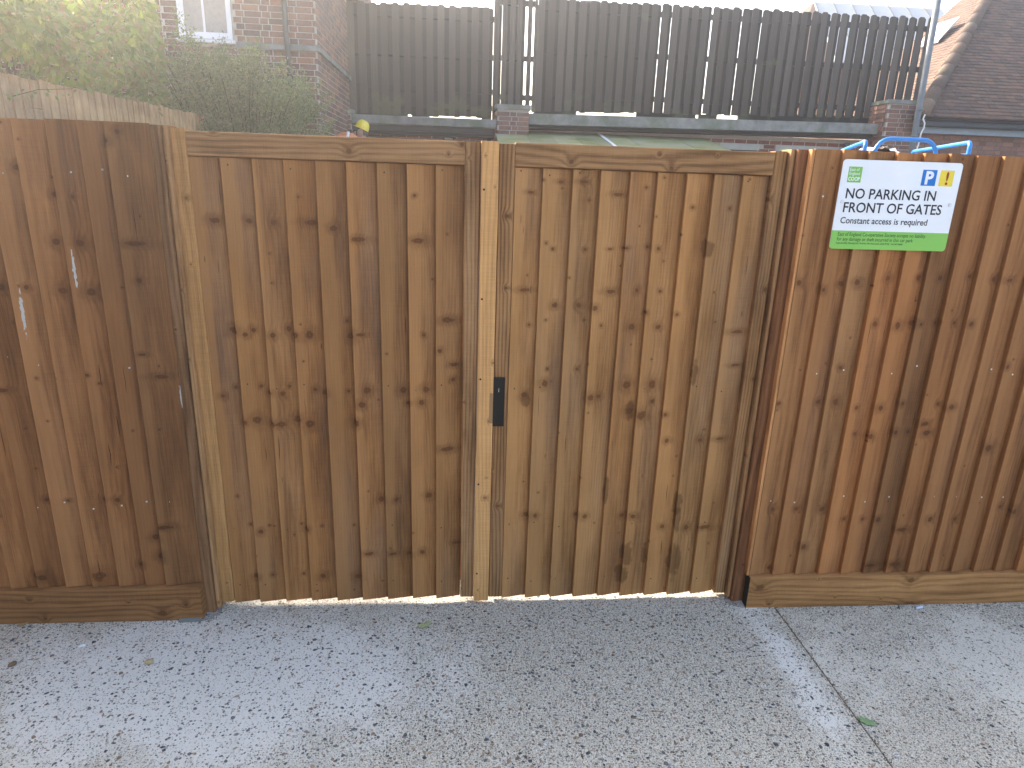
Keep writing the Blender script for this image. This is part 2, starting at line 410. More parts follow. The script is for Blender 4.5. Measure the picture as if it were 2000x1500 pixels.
def aggregate(name, cement, exposed, big=0.32, fine=0.75, seed=0.0, patch=False):
    """exposed-aggregate concrete: flint pebbles of two sizes in cement, with laitance patches where fewer show"""
    t = NT(name)
    p = t.pos()
    X, Y, Z = t.sep(p)
    P = t.xyz(t.addm(X, seed), t.addm(Y, seed * 2), 0.0)
    warp = t.noise(P, 60, 2, color=True)
    Pw = t.vm('ADD', P, t.vm('MULTIPLY', t.vm('SUBTRACT', warp, (.5, .5, .5)), (.010, .010, 0)))
    lait = t.smooth(t.addm(t.noise(P, 1.15, 3, 0.55), t.mad(t.noise(P, 14, 3), .22, -.11)), .46, .60)
    if patch:
        el = t.vm('LENGTH', t.vm('MULTIPLY', t.vm('SUBTRACT', t.xyz(X, Y, 0.0), (-.98, -.46, 0)), (1.15, 2.5, 0)))
        el2 = t.vm('LENGTH', t.vm('MULTIPLY', t.vm('SUBTRACT', t.xyz(X, Y, 0.0), (1.14, -.50, 0)), (7.0, 1.3, 0)))
        el2 = t.addm(el2, .42)
        el = t.ma('MINIMUM', el, el2)
        lait = t.smooth(t.addm(el, t.mad(t.noise(P, 4.5, 5, .6), 1.3, -.65)), 1.25, .55)
    sand = t.noise(P, 420, 4, 0.75)
    grain = t.noise(P, 130, 3, 0.6)
    base = t.mix(lait, exposed, cement)
    keep = t.mad(lait, -.72, 1.0)
    base = t.mix(t.mul(keep, t.smooth(sand, .35, .75, 0, .55)), base, (exposed[0] * 1.45, exposed[1] * 1.45, exposed[2] * 1.42))
    base = t.mix(t.mul(keep, t.smooth(grain, .52, .30, 0, .55)), base, (exposed[0] * .30, exposed[1] * .29, exposed[2] * .28))
    hgt = t.mul(sand, .25)
    col = base
    for sc, dens, lo, hi, k, dk, lf in ((230.0, fine, .20, .46, .75, .65, -.80), (120.0, fine * .8, .16, .44, .9, .75, -.62), (60.0, big, .12, .40, 1.0, .55, -.25)):
        vo = t.n('ShaderNodeTexVoronoi', {'Vector': Pw, 'Scale': sc, 'Randomness': .95}, voronoi_dimensions='2D')
        cr, cg, cb = t.sep(vo.outputs['Color'])
        rad = t.lin(cr, 0, 1, lo, hi)
        e = t.ma('SUBTRACT', rad, vo.outputs['Distance'])
        m = t.smooth(e, 0, .07)
        thr = t.mad(lait, lf * dens, dens)
        m = t.mul(m, t.ma('LESS_THAN', cg, thr))
        pc = t.ramp(cb, [(0, (.04, .045, .055)), (.14, (.08, .085, .095)), (.30, (.19, .185, .175)), (.46, (.20, .125, .07)), (.60, (.36, .26, .16)), (.76, (.42, .41, .38)), (.90, (.72, .70, .65))], 'CONSTANT')
        col = t.mix(t.mul(m, k), col, t.mix(.12, pc, col))
        hgt = t.addm(hgt, t.mul(m, dk))
    dirt = t.smooth(t.noise(P, 3.3, 5, .65), .60, .80, 0, .25)
    col = t.mix(dirt, col, (.24, .215, .18))
    return t.out(col, .85, hgt, .0022, 1.0, spec=.3)

gm = ground_mat()
xs = [-400, -120, -40, -15] + [(-10 + i * .5) for i in range(49)] + [20, 40, 120, 400]
ys = [-400, -120, -40, -15, -8] + [(-6 + i * .5) for i in range(41)] + [18, 25, 40, 120, 400]
b = MB()
b.add([(x, y, gz(x, y) - (.03 if y < 1.6 else 0)) for y in ys for x in xs],
      [(j * len(xs) + i, j * len(xs) + i + 1, (j + 1) * len(xs) + i + 1, (j + 1) * len(xs) + i) for j in range(len(ys) - 1) for i in range(len(xs) - 1)])
tag(b.build('ground', gm, smooth=True), kind='structure')

slabL = aggregate('pale aggregate concrete', (.69, .68, .615), (.575, .545, .445), .36, .88, patch=True)
slabR = aggregate('worn aggregate concrete', (.62, .59, .495), (.57, .535, .435), .18, .9, 11.3)
tag(MB().cbox(-7, 1.238, -1.7, 1.52, -.12, 0.0, 'y', .003).build('driveway_slab', slabL), 'pale grey exposed aggregate concrete slab before the gates', None, None, 'structure')
tag(MB().cbox(1.242, 9, -1.7, 1.52, -.12, -.002, 'y', .003).build('pavement_slab', slabR), 'coarser grey concrete slab before the right hand fence', None, None, 'structure')
def asphalt():
    t = NT('car park concrete')
    p = t.pos()
    n2 = t.noise(p, 160, 4, .7)
    return t.out(t.ramp(t.addm(t.mul(t.noise(p, 2, 4), .4), t.mul(n2, .6)), [(.3, (.26, .25, .235)), (.55, (.34, .33, .31)), (.75, (.42, .41, .39))]), .85, n2, .004)
tag(MB().box(-40, 40, -30, -1.702, -.1, -.012).build('car_park', asphalt()), kind='structure')
joint_m = plain('joint dirt', (.17, .125, .085), .95, .5, 60, .003)
tag(MB().box(1.2375, 1.2425, -1.7, 1.5, -.1, -.0030).build('slab_joint', joint_m), kind='structure')

# pebbles standing a little proud of the worn concrete
def pebble_mat():
    t = NT('flint pebble')
    at = t.n('ShaderNodeAttribute', attribute_name='tint').outputs['Color']
    p = t.pos()
    col = t.mix(t.smooth(t.noise(p, 240, 3), .45, .7, 0, .5), at, (.34, .33, .31))
    return t.out(col, .6, spec=.35)

def pebbles():
    rng = np.random.default_rng(5)
    cols = np.array([(.035, .04, .05), (.06, .065, .075), (.12, .12, .12), (.13, .08, .045), (.24, .16, .09), (.33, .31, .28), (.5, .48, .44)])
    pr = np.array([.24, .22, .18, .12, .09, .10, .05])
    V, Fc, T = [], [], []
    n = 4600
    k = 7
    for i in range(n):
        x, y = rng.uniform(-2.1, 2.6), rng.uniform(-1.15, -.12)
        if abs(x - 1.24) < .02: continue
        if x > 1.24 and rng.random() < .55: continue
        r = rng.choice([.0024, .0038, .0054, .0082], p=[.42, .36, .16, .06]) * rng.uniform(.8, 1.2)
        asp, th = rng.uniform(.5, .9), rng.uniform(0, math.pi)
        h = r * rng.uniform(.18, .38)
        c = cols[rng.choice(7, p=pr)] * rng.uniform(.75, 1.2)
        z0 = -.002 if x > 1.24 else 0
        base = len(V)
        for q, (rr, hh) in enumerate(((1.0, -.1), (.72, .75))):
            for j in range(k):
                a = 2 * math.pi * j / k
                wv = rr * r * (1 + .12 * math.sin(3 * a + i))
                u, w = math.cos(a) * wv, math.sin(a) * wv * asp
                V.append((x + u * math.cos(th) - w * math.sin(th), y + u * math.sin(th) + w * math.cos(th), z0 + h * hh))
        V.append((x, y, z0 + h))
        for j in range(k):
            Fc.append((base + j, base + (j + 1) % k, base + k + (j + 1) % k, base + k + j))
            Fc.append((base + k + j, base + k + (j + 1) % k, base + 2 * k))
        T += [(*c, 1)] * (2 * k + 1)
    me = bpy.data.meshes.new('pebble_aggregate')
    me.from_pydata(V, [], Fc)
    at = me.color_attributes.new('tint', 'FLOAT_COLOR', 'POINT')
    at.data.foreach_set('color', np.array(T, dtype=np.float32).ravel())
    me.materials.append(pebble_mat())
    me.polygons.foreach_set('use_smooth', [True] * len(me.polygons))
    o = link('pebble_aggregate', me)
    tag(o, 'flint pebbles showing in the concrete before the gates', 'pebbles', None, 'stuff')
pebbles()

def grit():
    """dirt, grit and wood crumbs that gather along the foot of the fences and in the joint"""
    rg = np.random.default_rng(9)
    b = MB()
    for i in range(1500):
        k = rg.random()
        if k < .36: x, y = rg.uniform(-2.3, -1.1), -.109 - abs(rg.normal()) * .022
        elif k < .72: x, y = rg.uniform(1.1, 2.5), -.109 - abs(rg.normal()) * .022
        elif k < .88: x, y = 1.24 + rg.normal() * .006, rg.uniform(-1.0, -.1)
        elif k < .94: x, y = rg.normal() * .06 - 1.13, rg.normal() * .03 - .06
        else: x, y = rg.normal() * .06 + 1.09, rg.normal() * .03 - .07
        r, a = rg.uniform(.0008, .0032), rg.uniform(0, 6.3)
        e = rg.uniform(.35, 1.0)
        c, s_ = math.cos(a) * r, math.sin(a) * r
        z = 0.0002
        b.add([(x + c, y + s_, z), (x - s_ * e, y + c * e, z), (x - c, y - s_, z), (x + s_ * e, y - c * e, z), (x, y, z + r * .9)], [(0, 1, 4), (1, 2, 4), (2, 3, 4), (3, 0, 4)])
    t = NT('grit')
    isl = t.n('ShaderNodeNewGeometry').outputs['Random Per Island']
    m = t.out(t.ramp(isl, [(0, (.07, .05, .035)), (.35, (.16, .11, .07)), (.6, (.10, .09, .08)), (.85, (.30, .24, .17)), (.95, (.5, .47, .42))], 'CONSTANT'), .9)
    tag(b.build('grit', m), 'brown grit and crumbs along the foot of the fences', 'grit', None, 'stuff')
grit()

# ---------------------------------------------------------------- timber of the gates and fences
rng = random.Random(11)
zinc = plain('galvanised nail', (.62, .62, .60), .35, .1, 50, metal=.6)
rust = plain('rusty nail', (.05, .035, .025), .7, .2, 90)
T_LG = (.330, .160, .060)       # left gate leaf
T_RG = (.368, .190, .074)       # right gate leaf
T_LF = (.268, .125, .050)       # left fence
T_RF = (.280, .132, .052)       # right fence
T_FR = (.37, .215, .105)       # planed frame timber
T_NEW = (.74, .43, .185)       # untreated new strip
sd_ = [0.0]
def seed():
    sd_[0] += 1.0
    return sd_[0]

def leaf_boards(root, edges, ztop, zbot, tone, kn, stains=(), grey=0.16):
    for i in range(len(edges) - 1):
        x0, x1 = edges[i], edges[i + 1]
        last = i == len(edges) - 2
        w = (x1 - x0) + (0.0215 if not last else 0.0)
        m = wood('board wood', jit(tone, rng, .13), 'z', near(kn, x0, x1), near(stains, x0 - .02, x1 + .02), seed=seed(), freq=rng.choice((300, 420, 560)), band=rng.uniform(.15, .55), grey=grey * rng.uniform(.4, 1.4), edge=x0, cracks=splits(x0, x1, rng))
        bz = zbot + rng.uniform(-.002, .002)
        bo = feather(x0, w, 0.0, bz, ztop, rng.uniform(-.0012, .0012), rng).build('board', m, root)
        for z in (1.735, .95, .36, .10):
            nail(bo, x0 + rng.uniform(.018, .026), -.0222, z + rng.uniform(-.012, .012), rust, .0029)
    return

# left leaf --------------------------------------------------------------------
GL = thing('gate_leaf', 'left brown timber gate leaf with the pale new strip on its closing edge', 'gate', group='pair of driveway gates')
leaf_boards(GL, [-1.025, -.9255, -.820, -.7175, -.613, -.509, -.406, -.3025, -.2055, -.1055], 1.7545, .021, T_LG, KN_LL)
cbox('stile', wood('stile wood', (.50, .285, .120), 'z', near(KN_LR, -1.09, -1.03), seed=seed(), freq=200, band=.4, blotch=.4), GL, -1.086, -1.0268, -.030, .022, .027, 1.842)
cbox('stile', wood('stile wood', jit(T_FR, rng), 'z', near(KN_LR, -.1, -.05), seed=seed(), freq=520, band=1.0), GL, -.1040, -.0495, -.030, .022, .028, 1.834)
cbox('top_rail', wood('rail wood', (.385, .22, .105), 'x', near(KN_LR, -1.02, -.11), seed=seed(), freq=330, band=.9, grey=.2), GL, -1.0258, -.1050, -.0295, .022, 1.7575, 1.836, axis='x')
back = wood('ledge wood', T_FR, 'x', seed=seed())
for z in (.22, .95, 1.55): cbox('ledge', back, GL, -1.025, -.106, .0015, .030, z, z + .12, axis='x')
cbox('ledge', back, GL, -1.025, -.106, .0225, .046, 1.70, 1.815, axis='x')  # unseen upper ledge, added to block light leaking below the top rail
cs = MB().cbox(-.0482, .0128, -.047, -.002, .020, 1.838, c=.002).build('closing_strip', wood('new strip wood', T_NEW, 'z', KN_CS, seed=seed(), freq=300, band=.45, blotch=.45, fibre=.35), GL)
cs['label'] = 'pale new softwood strip with dark screw holes'
for g_, a_, b_ in ((GL, -1.06, -1.0), (GL, -.13, -.07)): cbox('leak_stop_strip', back, g_, a_, b_, .0465, .060, .06, 1.82)  # unseen strips added to stop sunlight leaking between boards and stiles
hole = plain('screw hole', (.02, .016, .012), .8)
for z in (1.679, 1.296, .991, .556, .15): nail(cs, -.037, -.0468, z, hole, .0040)

# right leaf -------------------------------------------------------------------
GR = thing('gate_leaf', 'right brown timber gate leaf with the black lock box and damp stains', 'gate', group='pair of driveway gates')
leaf_boards(GR, [.0705, .1705, .2755, .3755, .482, .5815, .687, .7885, .894, .997], 1.7555, .016, T_RG, KN_RL, STAINS, .16)
cbox('stile', wood('stile wood', (.35, .19, .082), 'z', near(KN_LR, .015, .06), seed=seed(), freq=430, band=1.4, grey=.08), GR, .0145, .0695, -.030, .022, .025, 1.832)
cbox('stile', wood('stile wood', (.35, .195, .085), 'z', near(KN_LR, .999, 1.04), seed=seed(), freq=480, band=1.0, grey=.12), GR, .9985, 1.0435, -.030, .022, .022, 1.842)
cbox('top_rail', wood('rail wood', (.36, .205, .095), 'x', near(KN_LR, .07, .99), seed=seed(), freq=260, band=1.1), GR, .0705, .9975, -.0295, .022, 1.7585, 1.838, axis='x')
for z in (.22, .95, 1.55): cbox('ledge', back, GR, .071, .997, .0015, .030, z, z + .12, axis='x')
cbox('ledge', back, GR, .071, .997, .0225, .046, 1.70, 1.815, axis='x')  # added behind the rail to keep sunlight out of the gap
for a_, b_ in ((.04, .10), (.97, 1.03)): cbox('leak_stop_strip', back, GR, a_, b_, .0465, .060, .06, 1.82)  # same unseen light-stopping strips, added to the right leaf
lockm = plain('black lock paint', (.007, .006, .0055), .5, .4, 40, .0004, spec=.3)
steel = plain('scuffed steel', (.45, .45, .44), .35, .25, 60, metal=.8)
lk = MB().cbox(.0133, .0575, -.0350, -.0295, .797, .995, c=.001).build('lock_box', lockm, GR)
lk['label'] = 'black metal lock box'
MB().tube([(.034, -.0345, .945), (.034, -.0380, .945)], .0085, 14).build('lock_cylinder', lockm, lk)
MB().box(.0328, .0352, -.0387, -.0379, .938, .952).build('keyhole', steel, lk)
for z in (.807, .985): nail(lk, .0345, -.0352, z, lockm, .004)
MB().cbox(-.0005, .0124, -.0485, -.0460, .815, .936, c=.0008).build('latch_keep', plain('dull brown keep', (.33, .19, .085), .7), cs)

damp = aggregate('damp mortar', (.40, .385, .35), (.33, .31, .275), .10, .5, 5.1)
# posts and hanging strips -------------------------------------------------------
def post(x0, x1, s0, s1, label, tone):
    r = thing('gate_post', label, 'post', (0, 0, 0), group='posts the gates hang on')
    cbox('post', wood('post wood', tone, 'z', (), seed=seed(), freq=260, band=.9, grey=.05), r, x0, x1, -.068, .04, -.3, 1.848, c=.004)
    cbox('hanging_strip', wood('strip wood', jit(T_FR, rng, .05), 'z', (), seed=seed(), freq=420, band=.8), r, s0, s1, -.052, .03, .016, 1.849)
    b = MB()
    cx = (x0 + x1) / 2
    n = 14
    vs, fs = [(cx, -.06, .010)], []
    for k in range(n):
        a = 2 * math.pi * k / n
        vs.append((cx + math.cos(a) * .11 * rng.uniform(.85, 1.1), -.05 + math.sin(a) * .085 * rng.uniform(.85, 1.1), -.004))
    fs = [(0, 1 + k, 1 + (k + 1) % n) for k in range(n)]
    b.add(vs, fs).build('post_haunch', damp, r)
    return r
post(-1.19, -1.0925, -1.0915, -1.0735, 'brown timber gate post on the left beside the pale stile', (.24, .13, .065))
post(1.0635, 1.16, 1.0462, 1.0622, 'brown timber gate post on the right beside the sign fence', (.26, .12, .055))

# fences -------------------------------------------------------------------------
Y0 = -.0705
def fence(label, edges, tone, kn, drops=(), gtone=None, gkn=(), gx=(0, 1), gtop=(.15, .15), orange=False):
    r = thing('board_fence', label, 'fence', (0, 0, 0))
    spare = wood('board wood', tone, 'z', seed=seed())
    for i in range(len(edges) - 1):
        x0, x1 = edges[i], edges[i + 1]
        last = i == len(edges) - 2
        k = rng.random()
        far = x0 > 2.5 or x1 < -2.4
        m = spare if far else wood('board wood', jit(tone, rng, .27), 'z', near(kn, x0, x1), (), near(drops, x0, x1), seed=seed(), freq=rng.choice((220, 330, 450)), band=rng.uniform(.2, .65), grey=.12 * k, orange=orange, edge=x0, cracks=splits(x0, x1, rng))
        bo = feather(x0, x1 - x0 + (.0 if last else .0215), Y0, .150 + rng.uniform(0, .002), 1.851 + rng.uniform(-.003, .002), rng.uniform(-.004, .004), rng).build('board', m, r)
        for z in (() if far else (1.687, 1.055, .50)):
            nail(bo, x0 + .045 + rng.uniform(-.012, .012), Y0 - .0180, z + rng.uniform(-.02, .02), zinc, .0033)
    gm_ = wood('gravel board wood', gtone, 'x', gkn, seed=seed(), freq=230, band=.9, blotch=.8)
    g = MB().prism([(-.109, -.012), (-.070, -.012), (-.070, .149), (-.109, .147)], 'x', gx[0], gx[1]).build('gravel_board', gm_, r)
    for z in (.45, 1.02, 1.60):
        MB().prism([(Y0 + .001, z), (Y0 + .05, z + .02), (Y0 + .05, z + .06), (Y0 + .001, z + .08)], 'x', gx[0], gx[1]).build('arris_rail', back, r)
    return r
FL = fence('reddish brown close board fence left of the gates with white bird droppings', [-2.94, -2.84, -2.74, -2.64, -2.54, -2.44, -2.34, -2.24, -2.135, -2.03, -1.93, -1.829, -1.7285, -1.6265, -1.530, -1.4305, -1.3315, -1.2545, -1.1235], T_LF, KN_LF, DROPS, (.30, .155, .066), KN_LG, (-2.945, -1.124))
FRt = fence('reddish brown close board fence right of the gates carrying the notice', [1.1105 + .1008 * i for i in range(38)], T_RF, KN_RF, (), (.42, .225, .092), KN_RG, (1.112, 4.83))
MB().cbox(1.0985, 1.1095, -.096, -.0685, .150, 1.849, c=.0015).build('lit_edge_strip', wood('lit edge wood', (.55, .28, .12), 'z', seed=seed(), freq=300), FRt)  # lit edge of the first board, painted in as a paler strip
box('end_strip', plain('dark end strip', (.03, .026, .022), .9), FRt, 1.1095, 1.1115, -.1085, -.071, -.01, .146)  # thin dark strip at the end of the gravel board

# ---------------------------------------------------------------- notice
def text(body, size, x, z, y, m, parent, name='lettering', align='LEFT', bold=0.0, sx=1.0, spacing=1.0):
    cu = bpy.data.curves.new(name, 'FONT')
    cu.body = body
    cu.size = size
    cu.align_x = align
    cu.offset = bold
    cu.extrude = .00015
    cu.space_character = spacing
    cu.resolution_u = 3
    o = bpy.data.objects.new(name, cu)
    C.objects.link(o)
    dg = bpy.context.evaluated_depsgraph_get()
    me = bpy.data.meshes.new_from_object(o.evaluated_get(dg))
    bpy.data.objects.remove(o)
    me.name = name
    me.transform(Matrix.Translation((x, y, z)) @ Matrix.Rotation(RAD(90), 4, 'X') @ Matrix.Diagonal((sx, 1, 1, 1)))
    me.materials.clear()
    me.materials.append(m)
    return link(name, me, parent)

SX0, SX1, SZ0, SZ1, SY = 1.214, 1.659, 1.513, 1.821, -.1025
def rrect(x0, x1, z0, z1, r, n=6):
    P = []
    for cx, cz, a0 in ((x1 - r, z0 + r, -90), (x1 - r, z1 - r, 0), (x0 + r, z1 - r, 90), (x0 + r, z0 + r, 180)):
        for k in range(n + 1):
            a = RAD(a0 + 90 * k / n)
            P.append((cx + r * math.cos(a), cz + r * math.sin(a)))
    return P
NS = thing('notice_sign', 'white and green no parking notice screwed to the right fence', 'sign', (0, 0, 0))
white = plain('sign white', (.80, .81, .82), .32, .03, 8, spec=.5)
green = plain('sign green', (.20, .50, .075), .32, .04, 8, spec=.5)
ink = plain('sign black print', (.025, .027, .032), .4)
blue = plain('sign blue print', (.01, .16, .50), .35)
yellow = plain('sign yellow print', (.78, .60, .05), .35)
redp = plain('sign red print', (.30, .03, .02), .4)
dgreen = plain('sign dark green print', (.03, .09, .02), .4)
MB().prism(rrect(SX0, SX1, SZ0, SZ1, .013), 'y', SY, SY + .003).build('panel', white, NS)
zb = 1.578
Pb = [q for q in rrect(SX0, SX1, SZ0, SZ1, .013) if q[1] < SZ0 + .02]
Pb = [(SX0, zb)] + sorted([q for q in Pb if q[0] < 1.4], key=lambda q: -q[1] + q[0]) + sorted([q for q in Pb if q[0] > 1.4], key=lambda q: q[1] + q[0]) + [(SX1, zb)]
MB().prism(Pb, 'y', SY - .0003, SY + .0001).build('green_band', green, NS)
yt = SY - .0006
def lbl(x0, x1, z0, z1, m, name): return MB().box(x0, x1, SY - .0003, SY + .0001, z0, z1).build(name, m, NS)
lg = lbl(1.238, 1.288, 1.744, 1.797, green, 'logo_square')
text('East of', .0150, 1.2415, 1.7825, yt, white, lg, sx=.86)
text('England', .0150, 1.2415, 1.7690, yt, white, lg, sx=.86)
text('CO', .0180, 1.2410, 1.7500, yt, white, lg, bold=.0006, sx=.82)
text('OP', .0180, 1.2640, 1.7500, yt, white, lg, bold=.0006, sx=.82)
pk = lbl(1.5135, 1.567, 1.741, 1.795, blue, 'parking_square')
text('P', .060, 1.5245, 1.7475, yt, white, pk, bold=.0022)
wg = lbl(1.580, 1.632, 1.741, 1.795, yellow, 'warning_square')
text('!', .060, 1.600, 1.7475, yt, redp, wg, bold=.0012)
text('NO PARKING IN', .0490, 1.2395, 1.6900, yt, ink, NS, sx=.945, bold=.0006)
text('FRONT OF GATES', .0490, 1.2385, 1.6425, yt, ink, NS, sx=.945, bold=.0006)
text('Constant access is required', .0312, 1.2375, 1.6035, yt, ink, NS, sx=.95, bold=.0003)
text('East of England Co-operative Society accepts no liability', .0185, 1.237, 1.5595, yt, dgreen, NS, sx=.80)
text('for any damage or theft incurred in this car park', .0185, 1.237, 1.5425, yt, dgreen, NS, sx=.80)
text('Registered Office: Wherstead Park, The Street, Wherstead, Ipswich, Suffolk IP9 2BJ    Tel: 01473 786000', .0085, 1.237, 1.5315, yt, dgreen, NS, sx=.70)
for x in (1.2335, 1.640):
    MB().tube([(x, SY + .001, 1.678), (x, SY - .0022, 1.678), (x, SY - .0036, 1.678)], .0068, 12).build('screw_cap', plain('screw cap white', (.72, .73, .74), .35), NS)
# ================================================================ behind the gates
def brick_mat(name, cols, var=.3, moss=0.0):
    t = NT(name)
    p = t.pos()
    col = t.ramp(t.rnd(), [(i / len(cols), c) for i, c in enumerate(cols)], 'CONSTANT')
    n1 = t.noise(p, 35, 4, .65)
    k = t.lin(n1, .25, .75, 1 - var, 1 + var)
    col = t.vm('MULTIPLY', col, t.xyz(k, k, k))
    if moss: col = t.mix(t.smooth(t.noise(p, 3.5, 4, .6), .5, .68, 0, moss), col, (.12, .13, .09))
    return t.out(col, .85, t.noise(p, 160, 3), .003)

def stuff_brick_mat(name, cols):
    t = NT(name)
    p = t.pos()
    isl = t.n('ShaderNodeNewGeometry').outputs['Random Per Island']
    col = t.ramp(isl, [(i / len(cols), c) for i, c in enumerate(cols)], 'CONSTANT')
    k = t.lin(t.noise(p, 35, 4, .65), .25, .75, .75, 1.25)
    return t.out(t.vm('MULTIPLY', col, t.xyz(k, k, k)), .85)

HB = [(.155, .082, .062), (.185, .100, .074), (.135, .075, .060), (.21, .115, .08), (.115, .068, .058), (.17, .094, .072), (.26, .13, .078)]
RB = [(.19, .066, .048), (.23, .082, .056), (.165, .060, .046), (.205, .078, .058), (.25, .10, .068)]
PB = [(.19, .105, .078), (.23, .125, .09), (.15, .085, .066), (.20, .12, .095), (.26, .14, .10)]
house_brick = brick_mat('house brick', HB)
house_brick_s = stuff_brick_mat('house brick far', HB)
red_brick = brick_mat('red brick', RB)
red_s = stuff_brick_mat('red brick far', RB)
pier_brick = brick_mat('pier brick', PB, .35, .3)
mortar = plain('lime mortar', (.40, .37, .33), .95, .15, 20, .002)
concrete_old = NT('mossy concrete')
_p = concrete_old.pos()
_c = concrete_old.ramp(concrete_old.noise(_p, 5, 5, .65), [(.3, (.13, .135, .125)), (.5, (.21, .215, .20)), (.7, (.29, .29, .27))])
_c = concrete_old.mix(concrete_old.smooth(concrete_old.noise(_p, 2.2, 4, .6), .45, .65, 0, .55), _c, (.10, .13, .065))
concrete_old = concrete_old.out(_c, .9, concrete_old.noise(_p, 60, 4), .004)

BL, BH, BG = .215, .065, .010
brick_cache = {}
def brick_mesh(length, m, depth=.05):
    key = (round(length, 3), m.name, depth)
    if key not in brick_cache:
        b = MB()
        c = .003
        h = BH / 2
        l = length / 2
        # face y=-depth .. 0 with a worn front arris
        vs = [(-l, 0, -h), (l, 0, -h), (l, 0, h), (-l, 0, h), (-l, -depth + c, -h), (l, -depth + c, -h), (l, -depth + c, h), (-l, -depth + c, h),
              (-l + c, -depth, -h + c), (l - c, -depth, -h + c), (l - c, -depth, h - c), (-l + c, -depth, h - c)]
        fs = [(0, 1, 2, 3), (0, 4, 5, 1), (1, 5, 6, 2), (2, 6, 7, 3), (3, 7, 4, 0), (4, 8, 9, 5), (5, 9, 10, 6), (6, 10, 11, 7), (7, 11, 8, 4), (8, 11, 10, 9)]
        me = bpy.data.meshes.new('brick')
        me.from_pydata(vs, [], fs)
        me.materials.append(m)
        brick_cache[key] = me
    return brick_cache[key]

def courses(x0, x1, z0, z1, flemish=True, skip=None):
    """yield (centre x, centre z, length) of the bricks of a wall face"""
    out = []
    z = z0 + BG / 2 + BH / 2
    row = 0
    while z + BH / 2 <= z1 + .001:
        x = x0 - (0.0 if row % 2 == 0 else (.08 if flemish else .1125))
        k = row % 2
        while x < x1 - .02:
            L = BL if (not flemish or k % 2 == 0) else .1025
            a, b2 = max(x, x0), min(x + L, x1)
            if b2 - a > .03 and not (skip and skip((a + b2) / 2, z)):
                out.append(((a + b2) / 2, z, round(b2 - a, 2)))
            x += L + BG
            k += 1
        z += BH + BG
        row += 1
    return out

def lay(parent, lst, y, m, proud=.004, rz=0, frame=None):
    for cx, cz, L in lst:
        o = link('brick', brick_mesh(L, m), parent)
        o.location = (cx, y - proud + .05, cz)

def bricks_stuff(name, parent, lst, y, m, side=False, proud=.004):
    b = MB()
    for cx, cz, L in lst:
        if side: b.box(y - .04, y + proud, cx - L / 2, cx + L / 2, cz - BH / 2, cz + BH / 2)
        else: b.box(cx - L / 2, cx + L / 2, y - proud, y + .04, cz - BH / 2, cz + BH / 2)
    return b.build(name, m, parent, kind='stuff')

white_paint = plain('white window paint', (.78, .79, .80), .35, .05, 6)
dark_pvc = plain('dark grey gutter', (.035, .04, .045), .5, .2, 10)
slate_blue = plain('blue grey fascia paint', (.20, .25, .29), .5, .15, 5)

# ---- brick house on the left -----------------------------------------------------
HY = 7.5
HS = thing('brick_house', 'brown brick house with a white sash window behind the shrubs on the left', 'house', (0, 0, 0))
hw = box('wall', mortar, HS, -9, -2.0, HY, 13.0, .5, 4.5)
WX0, WX1, WZ0, WZ1 = -3.74, -3.075, 3.345, 4.40
inwin = lambda x, z: WX0 - .05 < x < WX1 + .05 and WZ0 - .06 < z < WZ1
string = lambda x, z: 3.245 < z < 3.345 and x > WX1 - .05
vis = courses(-3.95, -2.0, 2.20, 4.05, True, lambda x, z: inwin(x, z) or string(x, z))
lay(hw, vis, HY, house_brick)
rest = courses(-8.98, -3.96, .7, 4.45, True) + courses(-3.95, -2.0, .7, 2.19, True) + courses(-3.95, -2.0, 4.06, 4.45, True, inwin)
bricks_stuff('brickwork', hw, rest, HY, house_brick_s)
bricks_stuff('brickwork', hw, courses(HY + .02, 12.9, .7, 4.45, True), -2.0, house_brick_s, True)
MB().prism([(HY + .02, 3.25), (HY - .045, 3.25), (HY - .045, 3.31), (HY + .02, 3.34)], 'x', WX1 + .06, -1.955).build('string_course', concrete_old, HS)
MB().prism([(-2.02, 3.25), (-1.955, 3.25), (-1.955, 3.31), (-2.02, 3.34)], 'y', HY - .04, 13).build('string_course', concrete_old, HS)
# window
wn_ = box('window', white_paint, HS, WX0, WX0 + .075, HY - .03, HY + .06, WZ0, WZ1)
box('frame', white_paint, wn_, WX1 - .055, WX1, HY - .03, HY + .06, WZ0, WZ1)
box('frame', white_paint, wn_, WX0 + .076, WX1 - .056, HY - .02, HY + .06, WZ0, WZ0 + .075)
box('glazing_bar', white_paint, wn_, -3.435, -3.41, HY - .015, HY + .03, WZ0 + .076, WZ1)
box('meeting_rail', white_paint, wn_, WX0 + .076, WX1 - .056, HY - .018, HY + .04, 4.02, 4.07)
MB().prism([(HY + .03, WZ0 - .055), (HY - .085, WZ0 - .055), (HY - .085, WZ0 - .02), (HY + .03, WZ0 - .001)], 'x', WX0 - .03, WX1 + .03).build('sill', white_paint, wn_)
gl = NT('window glass')
gl.b.inputs['Transmission Weight'].default_value = 0.0
glass = gl.out((.05, .055, .055), .04, spec=.8)
room = plain('room beyond', (.16, .13, .10), .8, .15, 3)
box('room_back', room, wn_, WX0 + .02, WX1 - .02, HY + .055, HY + .058, WZ0 + .01, WZ1)
net = plain('net curtain', (.66, .64, .58), .9, .1, 30)
